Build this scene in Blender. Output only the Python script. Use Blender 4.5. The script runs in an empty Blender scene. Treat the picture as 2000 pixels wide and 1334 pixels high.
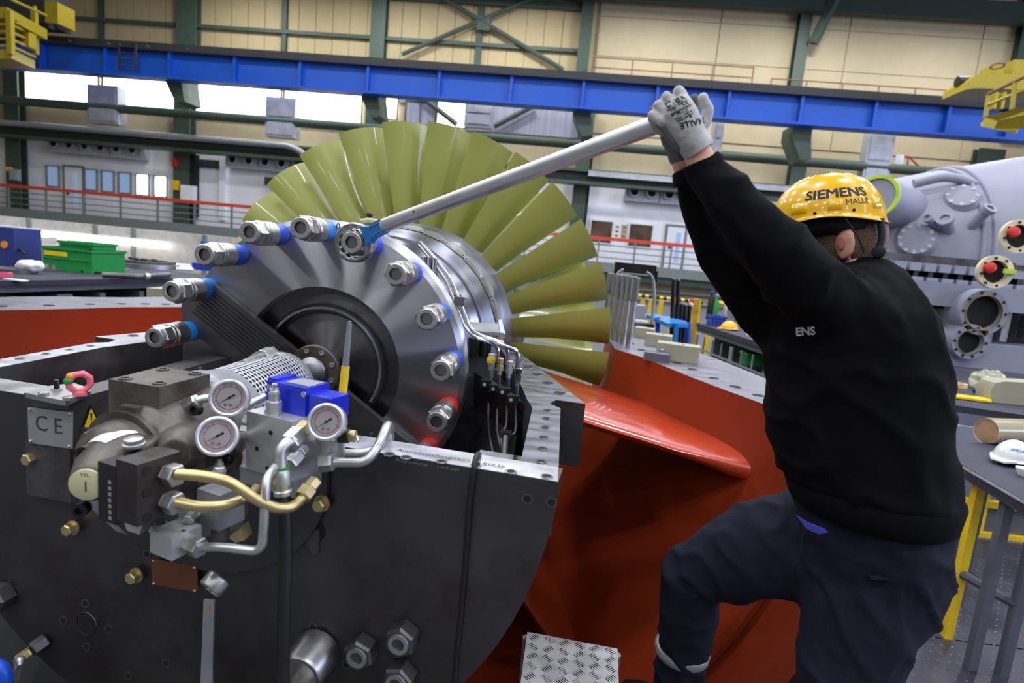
import bpy, bmesh, math, random
from mathutils import Vector, Matrix, noise
random.seed(7)
SC = bpy.context.scene
COL = SC.collection
PI = math.pi
# ------------------------------------------------------------------ camera
F, CX, CY = 1150.0, 1000.0, 667.0          # focal length and centre for a 2000 x 1334 frame
VX, VY, SL, HC = 1104.0, 505.0, 0.092, 1.45  # vanishing point of the shaft, tilt of the horizon, eye height

def _ray(px, py):
    return Vector(((px - CX) / F, -(py - CY) / F, -1.0))
_y = _ray(VX, VY).normalized()
_z = _ray(VX + 1000, VY + 1000 * SL).cross(_y).normalized()
_x = _y.cross(_z)
RW = Matrix((_x, _y, _z))                   # camera axes -> hall axes
EYE = Vector((0, 0, HC))
cam_d = bpy.data.cameras.new('camera')
cam_d.sensor_width = 36.0
cam_d.lens = F / 2000.0 * 36.0
cam_d.clip_end = 200
cam_d.dof.use_dof = True
cam_d.dof.focus_distance = 1.75
cam_d.dof.aperture_fstop = 3.4
cam = bpy.data.objects.new('camera', cam_d)
COL.objects.link(cam)
cam.matrix_world = Matrix.Translation(EYE) @ RW.to_4x4()
SC.camera = cam

def P(px, py, Y):                            # point of the hall seen at a pixel, at distance Y
    d = RW @ _ray(px, py)
    return EYE + d * (Y / d.y)
def Q(px, py, Z):                            # the same at height Z
    d = RW @ _ray(px, py)
    return EYE + d * ((Z - HC) / d.z)
# ------------------------------------------------------------------ world, exposure
SC.view_settings.view_transform = 'Standard'
SC.view_settings.look = 'None'
SC.view_settings.gamma = 1.0
SC.view_settings.exposure = 0.0
SC.view_settings.use_curve_mapping = False
w = bpy.data.worlds.new('hall_world')
SC.world = w
w.use_nodes = True
w.node_tree.nodes['Background'].inputs[0].default_value = (0.75, 0.82, 1.0, 1)
w.node_tree.nodes['Background'].inputs[1].default_value = 0.02
def area(name, loc, size, power, color=(1, 1, 1), rot=(0, 0, 0)):
    l = bpy.data.lights.new(name, 'AREA')
    l.shape = 'RECTANGLE'; l.size, l.size_y = size
    l.energy = power; l.color = color
    o = bpy.data.objects.new(name, l); COL.objects.link(o)
    o.location = loc; o.rotation_euler = rot
    return o
LAMP = 300
for lx in (-15, -9, -3, 3, 9, 15):           # rows of high-bay lamps under the roof
    for ly in (-19, -12, -5, 2.5, 10, 17.5, 24):
        area('high_bay_lamp', (lx, ly, 12.4), (1.6, 0.7), LAMP * (1.5 if ly > 20 else 1 if ly > -6 else .6), (0.93, 0.95, 1.0))
# added bluish area lights, standing in for assumed daylight from the right and above
area('added_side_light', (28.5, 2, 7.5), (4.5, 30), 5200, (0.62, 0.70, 1.0), (0, math.radians(90), 0))  # added light; the right wall is built without windows
for lx in (-6.0, 6.0):
    area('added_overhead_light', (lx, 6, 14.5), (2.2, 36), 600, (0.70, 0.78, 1.0))  # added lights; the ceiling is built closed
# ------------------------------------------------------------------ helpers
def lin(c):
    return tuple(((v / 255) / 12.92 if v / 255 <= 0.04045 else ((v / 255 + 0.055) / 1.055) ** 2.4) for v in c)
MATS = {}
def mat(name, col, rough=0.5, metal=0.0, var=0.12, scale=12.0, bump=0.0, bscale=60.0, coat=0.0, aniso=0.0,
        radial=None, stretch=None, rvar=0.1, emit=0.0, alpha=1.0, trans=0.0, spec=0.5, dirt=None, dscale=4.0):
    m = bpy.data.materials.new(name); m.use_nodes = True
    nt = m.node_tree; b = nt.nodes['Principled BSDF']; L = nt.links.new
    c = lin(col)
    tc = nt.nodes.new('ShaderNodeTexCoord'); mp = nt.nodes.new('ShaderNodeMapping')
    L(tc.outputs['Object'], mp.inputs[0])
    if stretch: mp.inputs['Scale'].default_value = stretch
    n = nt.nodes.new('ShaderNodeTexNoise'); n.inputs['Scale'].default_value = scale; n.inputs['Detail'].default_value = 5
    L(mp.outputs[0], n.inputs[0])
    r = nt.nodes.new('ShaderNodeValToRGB')
    r.color_ramp.elements[0].position = .3; r.color_ramp.elements[1].position = .7
    r.color_ramp.elements[0].color = (*[max(0, v * (1 - var)) for v in c], 1)
    r.color_ramp.elements[1].color = (*[min(1, v * (1 + var)) for v in c], 1)
    L(n.outputs[0], r.inputs[0]); out = r.outputs[0]
    if dirt:
        n2 = nt.nodes.new('ShaderNodeTexNoise'); n2.inputs['Scale'].default_value = dscale; n2.inputs['Detail'].default_value = 8
        n2.inputs['Roughness'].default_value = .65
        L(mp.outputs[0], n2.inputs[0])
        r2 = nt.nodes.new('ShaderNodeValToRGB'); r2.color_ramp.elements[0].position = .5; r2.color_ramp.elements[1].position = .72
        L(n2.outputs[0], r2.inputs[0])
        mx = nt.nodes.new('ShaderNodeMix'); mx.data_type = 'RGBA'
        L(r2.outputs[0], mx.inputs['Factor']); L(out, mx.inputs[6]); mx.inputs[7].default_value = (*lin(dirt), 1)
        out = mx.outputs[2]
    L(out, b.inputs['Base Color'])
    b.inputs['Metallic'].default_value = metal
    b.inputs['Specular IOR Level'].default_value = spec
    mr = nt.nodes.new('ShaderNodeMapRange'); L(n.outputs[0], mr.inputs[0])
    mr.inputs[1].default_value = .25; mr.inputs[2].default_value = .75
    mr.inputs[3].default_value = max(.02, rough - rvar); mr.inputs[4].default_value = min(1, rough + rvar)
    L(mr.outputs[0], b.inputs['Roughness'])
    if bump:
        n3 = nt.nodes.new('ShaderNodeTexNoise'); n3.inputs['Scale'].default_value = bscale; n3.inputs['Detail'].default_value = 4
        L(mp.outputs[0], n3.inputs[0])
        bp = nt.nodes.new('ShaderNodeBump'); bp.inputs['Strength'].default_value = bump; bp.inputs['Distance'].default_value = .01
        L(n3.outputs[0], bp.inputs['Height']); L(bp.outputs[0], b.inputs['Normal'])
    if coat:
        b.inputs['Coat Weight'].default_value = coat; b.inputs['Coat Roughness'].default_value = .06
    if aniso:
        b.inputs['Anisotropic'].default_value = aniso
        if radial:
            t = nt.nodes.new('ShaderNodeTangent'); t.direction_type = 'RADIAL'; t.axis = radial; b.inputs['Anisotropic Rotation'].default_value = .25
            L(t.outputs[0], b.inputs['Tangent'])
    if emit:
        b.inputs['Emission Color'].default_value = (*c, 1); b.inputs['Emission Strength'].default_value = emit
    if trans: b.inputs['Transmission Weight'].default_value = trans
    if alpha < 1: b.inputs['Alpha'].default_value = alpha
    MATS[name] = m
    return m
# painted and bare surfaces
mat('cream_panel', (184, 166, 122), .7, var=.05, scale=3)
mat('cream_wall', (190, 175, 140), .8, var=.05, scale=2)
mat('white_wall', (242, 242, 246), .8, var=.04, scale=2)
mat('green_steel', (64, 80, 66), .55, var=.12, scale=4)
mat('dark_green', (44, 57, 48), .6, var=.12, scale=4)
mat('crane_blue', (16, 88, 196), .5, var=.06, scale=3)
mat('crane_yellow', (158, 140, 24), .45, var=.08)
mat('rail_dark', (52, 52, 54), .6)
mat('rail_red', (205, 70, 45), .5)
mat('rail_grey', (120, 128, 124), .5)
mat('pipe_grey', (150, 152, 156), .4, metal=.4)
mat('duct_zinc', (176, 178, 184), .5, metal=.25, var=.15, scale=3)
mat('pane_day', (250, 252, 255), .3, emit=5.0, var=0)
mat('pane_blue', (150, 178, 215), .15, emit=.35, var=.1)
mat('black_gap', (16, 16, 17), .8)
mat('siding', (150, 150, 165), .5, metal=.3, var=.2, scale=1, stretch=(6, 1, .3))
mat('concrete', (84, 84, 88), .7, var=.15, scale=2)
mat('ceiling_grey', (62, 62, 62), .8)
mat('tube_light', (255, 252, 245), .5, emit=4.5, var=0)
mat('brown_thin', (122, 84, 60), .6)
mat('signal_yellow', (236, 200, 22), .45)
mat('signal_red', (205, 38, 28), .4)
# machine metals
mat('turned_steel', (205, 206, 210), .44, metal=1, var=.05, scale=3, aniso=.95, radial='Y', rvar=.03)
mat('hub_steel', (150, 152, 162), .36, metal=1, var=.08, scale=3, aniso=.85, radial='Y', rvar=.04)
mat('bright_steel', (190, 191, 196), .24, metal=1, var=.08, scale=14, rvar=.08)
mat('milled_steel', (190, 190, 194), .40, metal=1, var=.12, scale=10, rvar=.12, bump=.02, bscale=180)
mat('dark_steel', (112, 110, 112), .48, metal=.9, var=.2, scale=5, rvar=.12, dirt=(60, 52, 46), dscale=3)
mat('black_steel', (64, 63, 65), .36, metal=.9, var=.15, scale=5, rvar=.1)
mat('polished_dark', (138, 136, 140), .40, metal=1, var=.1, scale=2, aniso=.93, radial='Y', rvar=.05)
mat('housing_steel', (86, 85, 87), .46, metal=.85, var=.16, scale=3.5, rvar=.12, dirt=(66, 54, 46), dscale=2.2, bump=.03, bscale=120)
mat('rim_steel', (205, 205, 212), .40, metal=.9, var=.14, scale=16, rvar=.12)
mat('cast_grey', (104, 99, 92), .45, metal=.55, var=.18, scale=9, rvar=.1, bump=.12, bscale=160, dirt=(74, 62, 48), dscale=6)
mat('zinc', (190, 191, 188), .38, metal=.85, var=.15, scale=30, rvar=.1)
mat('brass_zinc', (196, 180, 128), .38, metal=.85, var=.18, scale=24, rvar=.1)
mat('alu', (200, 201, 202), .4, metal=.65, var=.08, scale=20)
mat('nut_steel', (176, 174, 172), .36, metal=1, var=.06, scale=30, rvar=.05)
mat('nose_steel', (205, 203, 200), .42, metal=.9, var=.05, scale=30, rvar=.04)
mat('stud_steel', (196, 196, 198), .32, metal=1, var=.06, scale=20)
mat('thread_dark', (104, 103, 102), .34, metal=1)
mat('sleeve_blue', (24, 78, 196), .42, var=.08)
mat('sleeve_cyan', (30, 120, 196), .42, var=.1)
mat('sleeve_red', (214, 44, 28), .42, var=.08)
mat('blade_olive', (152, 155, 74), .40, metal=.0, var=.10, scale=2.5, rvar=.06, coat=.2)
mat('casing_red', (142, 48, 18), .46, var=.07, scale=3, rvar=.05, coat=.06, spec=.3)
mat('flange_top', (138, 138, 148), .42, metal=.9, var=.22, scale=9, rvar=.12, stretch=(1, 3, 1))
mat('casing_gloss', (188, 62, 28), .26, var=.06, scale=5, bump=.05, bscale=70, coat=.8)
mat('rubber', (24, 23, 22), .5, var=.15)
mat('black_paint', (22, 22, 24), .4)
mat('valve_blue', (18, 42, 190), .3, var=.06, coat=.3)
mat('gauge_face', (226, 218, 214), .5, var=.02)
mat('ink', (18, 18, 20), .6, var=0)
mat('ink_blue', (40, 52, 120), .6, var=0)
mat('glass', (250, 250, 255), .03, trans=1.0, var=0, rvar=0)
mat('paper_white', (238, 238, 236), .5, var=.02)
mat('cap_cream', (196, 190, 150), .5, var=.1)
mat('plate_alu', (172, 173, 176), .38, metal=.6, var=.06)
mat('guard_sheet', (205, 206, 210), .36, metal=.5, var=.04)
mat('plate_bronze', (116, 72, 48), .5, metal=.5, var=.2)
mat('pink_paint', (232, 110, 120), .45, var=.06)
mat('green_paint', (40, 140, 60), .5)
mat('orange_paint', (226, 140, 50), .5)
mat('hatch_yellow', (240, 205, 30), .4)
# ------------------------------------------------------------------ geometry collector
def frame(d):
    d = d.normalized()
    a = Vector((0, 0, 1)) if abs(d.z) < .9 else Vector((1, 0, 0))
    u = d.cross(a).normalized(); v = u.cross(d).normalized()
    return u, v
class G:
    def __init__(s): s.b = bmesh.new()
    def face(s, pts):
        return s.b.faces.new([s.b.verts.new(p) for p in pts])
    def box(s, c, size, rz=0.0, M=None):
        h = Vector(size) / 2
        R = M if M is not None else Matrix.Rotation(rz, 3, 'Z')
        v = [s.b.verts.new(Vector(c) + R @ Vector((x * h.x, y * h.y, z * h.z))) for x in (-1, 1) for y in (-1, 1) for z in (-1, 1)]
        for f in ((0, 1, 3, 2), (4, 6, 7, 5), (0, 4, 5, 1), (2, 3, 7, 6), (0, 2, 6, 4), (1, 5, 7, 3)):
            s.b.faces.new([v[i] for i in f])
        return s
    def b2(s, lo, hi):
        lo, hi = Vector(lo), Vector(hi)
        return s.box((lo + hi) / 2, hi - lo)
    def rings(s, rs, closed=True, cap=True):
        R = [[s.b.verts.new(p) for p in r] for r in rs]
        n = len(R[0])
        for i in range(len(R) - 1):
            for j in range(n if closed else n - 1):
                k = (j + 1) % n
                s.b.faces.new((R[i][j], R[i][k], R[i + 1][k], R[i + 1][j]))
        if cap:
            s.b.faces.new(R[0][::-1]); s.b.faces.new(R[-1])
        return s
    def cyl(s, p0, p1, r0, r1=None, n=20, cap=True, ph=0.0):
        p0, p1 = Vector(p0), Vector(p1)
        r1 = r0 if r1 is None else r1
        u, v = frame(p1 - p0)
        rs = [[p + (u * math.cos(ph + 2 * PI * k / n) + v * math.sin(ph + 2 * PI * k / n)) * r for k in range(n)] for p, r in ((p0, r0), (p1, r1))]
        return s.rings(rs, True, cap)
    def prof(s, p0, d, pr, n=28, ph=0.0, cap=True):   # profile [(along, radius)] turned about d
        p0, d = Vector(p0), Vector(d).normalized()
        u, v = frame(d)
        return s.rings([[p0 + d * a + (u * math.cos(ph + 2 * PI * k / n) + v * math.sin(ph + 2 * PI * k / n)) * r for k in range(n)] for a, r in pr], True, cap)
    def ring(s, p0, d, pr, n=48):                     # closed profile [(along, radius)] turned into a ring
        p0, d = Vector(p0), Vector(d).normalized()
        u, v = frame(d)
        return s.rings([[p0 + d * a + (u * math.cos(2 * PI * k / n) + v * math.sin(2 * PI * k / n)) * r for k in range(n)] for a, r in list(pr) + [pr[0]]], True, False)
    def tube(s, pts, r, n=10, sub=5, cap=True):
        pts = [Vector(p) for p in pts]
        if sub > 1 and len(pts) > 2: pts = smooth_path(pts, sub)
        rs = r if isinstance(r, (list, tuple)) else None
        d = (pts[1] - pts[0]).normalized(); u, v = frame(d)
        R = []
        for i, p in enumerate(pts):
            t = (pts[min(i + 1, len(pts) - 1)] - pts[max(i - 1, 0)]).normalized()
            u = (u - t * u.dot(t)).normalized(); v = t.cross(u)
            rr = r if rs is None else rs[0] + (rs[1] - rs[0]) * i / (len(pts) - 1)
            R.append([p + (u * math.cos(2 * PI * k / n) + v * math.sin(2 * PI * k / n)) * rr for k in range(n)])
        return s.rings(R, True, cap)
    def prism(s, poly, ext):
        ext = Vector(ext); a = [Vector(p) for p in poly]
        return s.rings([a, [p + ext for p in a]])
    def ball(s, c, r, M=None, n=14):
        m = Matrix.Translation(Vector(c)) @ (M.to_4x4() if M is not None else Matrix.Identity(4)) @ Matrix.Diagonal((*(r if isinstance(r, (tuple, list)) else (r, r, r)), 1))
        bmesh.ops.create_uvsphere(s.b, u_segments=n, v_segments=max(6, n // 2 + 1), radius=1, matrix=m)
        return s
    def bev(s, w, seg=2):
        bmesh.ops.bevel(s.b, geom=[e for e in s.b.edges if len(e.link_faces) == 2 and e.calc_face_angle(0) > .6], offset=w, segments=seg, affect='EDGES', profile=.5)
        return s
    def mesh(s, name, m, ang=38):
        b = s.b
        bmesh.ops.recalc_face_normals(b, faces=b.faces[:])
        lim = math.radians(ang)
        for f in b.faces: f.smooth = True
        for e in b.edges:
            if len(e.link_faces) == 2 and e.calc_face_angle(0) > lim: e.smooth = False
        me = bpy.data.meshes.new(name); b.to_mesh(me); b.free()
        me.materials.append(MATS[m] if isinstance(m, str) else m)
        return me
    def obj(s, name, m, parent=None, ang=38, M=None):
        return put(name, s.mesh(name, m, ang), parent, M)
def smooth_path(p, sub):                              # Catmull-Rom through the points
    q = [p[0] * 2 - p[1]] + list(p) + [p[-1] * 2 - p[-2]]
    out = []
    for i in range(1, len(q) - 2):
        for k in range(sub):
            t = k / sub; a, b, c, d = q[i - 1], q[i], q[i + 1], q[i + 2]
            out.append(.5 * ((2 * b) + (c - a) * t + (2 * a - 5 * b + 4 * c - d) * t * t + (3 * b - a - 3 * c + d) * t ** 3))
    out.append(p[-1]); return out
def bend_path(p, r, k=5):                             # polyline with rounded corners of radius r
    p = [Vector(a) for a in p]; out = [p[0]]
    for i in range(1, len(p) - 1):
        a = (p[i - 1] - p[i]); c = (p[i + 1] - p[i])
        t = min(r, a.length * .45, c.length * .45)
        A = p[i] + a.normalized() * t; B = p[i] + c.normalized() * t
        for j in range(k + 1):
            s = j / k; out.append(A.lerp(p[i], s).lerp(p[i].lerp(B, s), s))
    out.append(p[-1]); return out
def put(name, me, parent=None, M=None):
    o = bpy.data.objects.new(name, me); COL.objects.link(o)
    if parent is not None:
        o.parent = parent
        inv = Matrix.Translation(-Vector(parent['base'])) if 'base' in parent else parent.get('minv', None) or Matrix.Identity(4)
        o.matrix_parent_inverse = inv
    if M is not None: o.matrix_basis = M
    return o
def tag(o, label=None, cat=None, group=None, kind=None):
    if label: o['label'] = label
    if cat: o['category'] = cat
    if group: o['group'] = group
    if kind: o['kind'] = kind
    return o
def thing(name, label, cat, loc=(0, 0, 0), group=None, kind=None):
    o = bpy.data.objects.new(name, None); COL.objects.link(o)
    o.location = loc; o['base'] = list(loc); o.empty_display_size = .05
    return tag(o, label, cat, group, kind)
def struct(name, label=None):
    return tag(thing(name, label, None), kind='structure')
def text_mesh(body, size, res=3, bold=0.0):
    c = bpy.data.curves.new('lettering', 'FONT'); c.body = body; c.size = size; c.resolution_u = res; c.offset = bold
    c.align_x = 'CENTER'; c.align_y = 'CENTER'; c.extrude = 0
    o = bpy.data.objects.new('lettering', c); COL.objects.link(o)
    dg = bpy.context.evaluated_depsgraph_get(); dg.update()
    me = bpy.data.meshes.new_from_object(o.evaluated_get(dg))
    bpy.data.objects.remove(o); bpy.data.curves.remove(c)
    return me
def letter(name, body, size, m, parent, fn, cuts=0, bold=0.0, fat=0.0):
    """flat lettering laid on a surface: fn(u, v) -> point"""
    me = text_mesh(body, size, bold=bold)
    b = bmesh.new(); b.from_mesh(me); bpy.data.meshes.remove(me)
    if cuts:
        bmesh.ops.triangulate(b, faces=b.faces[:])
        bmesh.ops.subdivide_edges(b, edges=[e for e in b.edges if e.calc_length() > size * .18], cuts=cuts, use_grid_fill=True)
    if fat:
        base_f = b.faces[:]
        for dx, dy in ((fat, 0), (-fat, 0), (0, fat * .6), (0, -fat * .6)):
            d = bmesh.ops.duplicate(b, geom=base_f)
            for e in d['geom']:
                if isinstance(e, bmesh.types.BMVert): e.co.x += dx; e.co.y += dy
    for v in b.verts: v.co = fn(v.co.x, v.co.y)
    me = bpy.data.meshes.new(name); b.to_mesh(me); b.free()
    me.materials.append(MATS[m])
    return put(name, me, parent)
def planar(c, u, v):
    c, u, v = Vector(c), Vector(u), Vector(v)
    return lambda a, b: c + u * a + v * b
# ================================================================== the hall
YW, YG, YB = 28.0, 25.5, 24.0                         # back wall, gallery rail, crane beam
def wr(x0, y0, x1, y1, Y):                            # rectangle on a plane facing us -> X0, X1, Z0, Z1
    xm, ym = (x0 + x1) / 2, (y0 + y1) / 2
    return P(x0, ym, Y).x, P(x1, ym, Y).x, P(xm, y1, Y).z, P(xm, y0, Y).z
def wb(g, x0, y0, x1, y1, Y, t):
    a, b, c, d = wr(x0, y0, x1, y1, Y)
    return g.b2((a, Y, c), (b, Y + t, d))
def zl(x0, y0, x1, y1, Y):                            # height of a long level line
    return (P(x0, y0, Y).z + P(x1, y1, Y).z) / 2
# floor: slabs round the pit of the machine
fl = struct('floor')
for lo, hi in (((-30, -30, -.25), (30, .75, 0)), ((-30, .75, -.25), (-3.4, 28, 0)), ((1.04, 1.86, -.25), (30, 28, 0)), ((.10, .75, -.25), (30, 1.86, 0)), ((-3.4, 5.2, -.25), (1.04, 28, 0))):
    G().b2(lo, hi).obj('floor_slab', 'concrete', fl)
G().b2((-3.4, .75, -2.4), (1.0, 5.2, -2.2)).obj('pit_floor', 'concrete', fl)
pw = G()
pw.b2((-3.6, .75, -2.2), (-3.4, 5.2, -.25)); pw.b2((1.04, .75, -2.2), (1.2, 5.2, -.25)); pw.b2((-3.4, .55, -2.2), (1.0, .75, -.25)); pw.b2((-3.4, 5.2, -2.2), (1.0, 5.4, -.25))
pw.obj('pit_wall', 'concrete', fl)
tag(G().b2((-30, -30, 14.75), (30, 28, 14.95)).obj('ceiling', 'ceiling_grey'), kind='structure')
tag(G().b2((-30.2, -30, 0), (-30, 28, 14.75)).obj('wall_left', 'cream_wall'), kind='structure')
tag(G().b2((30, -30, 0), (30.2, 28, 14.75)).obj('wall_right', 'cream_wall'), kind='structure')
tag(G().b2((-30, -30.2, 0), (30, -30, 14.75)).obj('wall_front', 'ceiling_grey'), kind='structure')
# back wall
ZG = zl(0, 402, 1400, 538, YG) - .02                    # gallery floor
ZW0, ZW1 = zl(40, 178, 700, 228, YW), zl(40, 118, 700, 160, YW)   # window band
wbk = struct('wall_back')
G().b2((-30, YW, 0), (30, YW + .3, 14.75)).obj('back_plate', 'cream_wall', wbk)
z0, z1 = ZW1 + .5, 14.6
x = -29.5
xr = P(1148, 60, YW).x
pm = G().box((0, 0, 0), (.78, .05, 6.6)).mesh('panel', 'cream_panel')
k = 0
while x < xr:                                         # upright cream cladding panels
    put('cladding_panel', pm, wbk, Matrix.Translation((x + .4, YW - .03, ZW1 + .5 + 3.3)))
    x += .81; k += 1
pm2 = G().box((0, 0, 0), (5.35, .05, 1.62)).mesh('panel', 'cream_wall')
for i in range(4):
    for j in range(5):
        c = Vector((xr + .3 + 2.7 + i * 5.4, YW - .03, ZW1 - .6 + j * 1.65))
        if c.x < 30: put('wall_panel', pm2, wbk, Matrix.Translation(c))
# white gallery wall
G().b2((-30, YW - .12, 0), (30, YW, ZG + 4.05)).obj('gallery_wall', 'white_wall', wbk)
G().b2((-30, YG + .62, 0), (30, YG + .75, ZG - .3)).obj('lower_wall', 'cream_wall', wbk)
# daylight windows below the crane beam: frames with panes
nwin = 0
def window(x0, x1, y0, y1, y0b, y1b, n, m='pane_day', Y=YW - .1, fr='green_steel', head=None):
    """window with n upright panes between pixel columns x0, x1; (y0,y1) top and bottom at x0, (y0b,y1b) at x1"""
    global nwin
    nwin += 1
    zt, zb = (P(x0, y0, Y).z + P(x1, y0b, Y).z) / 2, (P(x0, y1, Y).z + P(x1, y1b, Y).z) / 2
    a, b = P(x0, (y0 + y1) / 2, Y).x, P(x1, (y0b + y1b) / 2, Y).x
    w_ = struct('window_%d' % nwin)
    f = G(); t = .05
    f.b2((a - t, Y - .06, zb - t), (b + t, Y + .02, zb)); f.b2((a - t, Y - .06, zt), (b + t, Y + .02, zt + t))
    f.b2((a - t, Y - .06, zb), (a, Y + .02, zt)); f.b2((b, Y - .06, zb), (b + t, Y + .02, zt))
    f.obj('frame', fr, w_)
    pw_ = (b - a) / n
    for i in range(n):
        G().b2((a + i * pw_ + .03, Y - .02, zb), (a + (i + 1) * pw_ - .03, Y, zt)).obj('pane', m, w_)
window(40, 192, 122, 198, 132, 210, 6)
window(202, 345, 130, 210, 142, 222, 6)
window(381, 548, 143, 222, 158, 237, 7)
window(556, 706, 155, 238, 168, 250, 6)
window(745, 776, 172, 230, 176, 234, 1)
window(793, 850, 198, 240, 202, 246, 2, 'siding')
window(855, 912, 182, 245, 188, 250, 2)
g = G(); wb(g, 776, 178, 856, 202, YW - .12, .1); wb(g, 912, 190, 1132, 262, YW - .1, .08)
tag(g.obj('wall_siding', 'siding'), kind='structure')
# gallery rooms: small windows and doors
for xx, m in ((93, 'pane_blue'), (167, 'pane_blue'), (200, 'pane_blue'), (233, 'pane_blue'), (268, 'pane_day'), (303, 'pane_day')):
    o = .096 * (xx - 93)
    window(xx, xx + 22, 324 + o, 362 + o, 326 + o, 364 + o, 1, m, YW - .16, 'rail_grey')
mat('pane_reflect', (92, 78, 62), .15, var=.5, scale=1.2)
window(1153, 1195, 430, 472, 434, 476, 1, 'pane_reflect', YW - .16, 'paper_white')
window(1228, 1273, 437, 480, 441, 484, 1, 'pane_reflect', YW - .16, 'paper_white')
for i, (x0, y0) in enumerate(((127, 327), (1300, 443))):
    d = struct('door_%d' % (i + 1)); X0, X1, Z0, Z1 = wr(x0, y0, x0 + 34, y0 + 82, YW - .2)
    Z0 = ZG
    f = G(); f.b2((X0 - .1, YW - .22, Z0), (X0, YW - .12, Z1)); f.b2((X1, YW - .22, Z0), (X1 + .1, YW - .12, Z1)); f.b2((X0 - .1, YW - .22, Z1), (X1 + .1, YW - .12, Z1 + .1))
    f.obj('frame', 'rail_grey', d)
    lf = G().b2((X0, YW - .2, Z0), (X1, YW - .14, Z1)).obj('leaf', 'white_wall', d)
    G().b2((X0 + .42, YW - .22, Z0 + .4), (X0 + .62, YW - .2, Z1 - .25)).obj('pane', 'pane_blue', lf)
    G().b2((X0 + .1, YW - .24, Z0 + .95), (X0 + .22, YW - .2, Z0 + 1.05)).obj('handle', 'rail_dark', lf)
# posters between the two reflecting windows
for i, (x0, y0, m) in enumerate(((1199, 438, 'paper_white'), (1213, 439, 'cream_wall'))):
    a, b, c, d = wr(x0, y0, x0 + 11, y0 + 30, YW - .15)
    o = thing('poster', ['white notice sheet on the gallery wall beside the left mirrored window', 'cream notice sheet on the gallery wall beside the right mirrored window'][i], 'poster', (a, YW - .15, c), 'notices on the gallery wall')
    G().b2((a, YW - .15, c), (b, YW - .125, d)).obj('sheet', m, o)
    for j in range(3):
        G().b2((a + .06, YW - .155, c + .12 + j * .2), (b - .05, YW - .15, c + .22 + j * .2)).obj('printed_block', ['green_paint', 'signal_red', 'rail_grey'][(i + j) % 3], o)
# gallery slab with fascia
gs = struct('trim_1')
G().b2((-30, YG - .15, ZG - .3), (30, YW, ZG)).obj('gallery_slab', 'concrete', gs)
G().b2((-30, YG - .3, ZG - .34), (30, YG - .15, ZG + .06)).obj('fascia', 'rail_grey', gs)
G().b2((-30, YG - .1, ZG - .62), (30, YG + .2, ZG - .3)).obj('edge_beam', 'green_steel', gs)
g = G()
for z, h in ((ZG - .95, .12), (ZG - 1.35, .16)):
    g.cyl((-30, YG + .4, z), (30, YG + .4, z), h / 2, n=10)
g.obj('service_pipe', 'pipe_grey', gs)
# gallery railing
rl = thing('gallery_railing', 'long gallery railing with red top rail and grey bars before the white wall', 'railing', (0, YG, ZG))
ZR = zl(0, 355, 1375, 490, YG)
G().b2((-30, YG - .05, ZR - .07), (30, YG + .05, ZR + .07)).obj('top_rail', 'rail_red', rl)
for i in range(3):
    z = ZG + (ZR - ZG) * (i + 1) / 4
    G().cyl((-30, YG, z), (30, YG, z), .022, n=8).obj('bar', 'rail_grey', rl)
pm = G().b2((-.035, -.035, 0), (.035, .035, ZR - ZG)).mesh('post', 'rail_grey')
for i in range(32):
    put('post', pm, rl, Matrix.Translation((P(18 + 72.5 * (i - 3), 400, YG).x, YG, ZG)))
# crane runway
zt, zb = zl(100, 70, 1900, 228, YB), zl(100, 119, 1900, 281, YB)
cb = thing('crane_runway_beam', 'long blue crane runway beam with a dark rail running across the hall wall', 'beam', (0, YB, zb))
G().b2((-30, YB + .2, zb), (30, YB + .26, zt)).obj('web', 'crane_blue', cb)
G().b2((-30, YB - .1, zb - .08), (30, YB + .55, zb)).obj('lower_flange', 'crane_blue', cb)
G().b2((-30, YB - .15, zt), (30, YB + .6, zt + .1)).obj('upper_flange', 'rail_dark', cb)
G().b2((-30, YB + .1, zt + .1), (30, YB + .3, zt + .36)).obj('rail', 'rail_dark', cb)
pm = G().b2((-.05, -.12, 0), (.05, .1, zt - zb)).mesh('stiffener', MATS['crane_blue'])
for xx in (80, 205, 330, 457, 585, 718, 858, 1000, 1142, 1288, 1430, 1575, 1722, 1868, 1990):
    put('stiffener', pm, cb, Matrix.Translation((P(xx, 150, YB).x, YB + .1, zb)))
pm = G().box((0, 0, 0), (.12, .2, .1)).mesh('rail_clip', 'rail_dark')
for i in range(34):
    put('rail_clip', pm, cb, Matrix.Translation((-28 + i * 1.7, YB + .02, zt + .16)))
# short ladder hanging on the beam
ld = thing('ladder', 'short dark access ladder hanging on the blue crane beam', 'ladder', P(250, 135, YB - .3))
X0, X1, Z0, Z1 = wr(232, 84, 264, 136, YB - .2)
for xx in (X0, X1): G().b2((xx - .04, YB - .21, Z0), (xx + .04, YB - .15, Z1)).obj('side_rail', 'rail_dark', ld)
for i in range(4):
    z = Z0 + (Z1 - Z0) * (i + .5) / 4
    G().cyl((X0, YB - .18, z), (X1, YB - .18, z), .03, n=8).obj('rung', 'rail_dark', ld)
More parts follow.
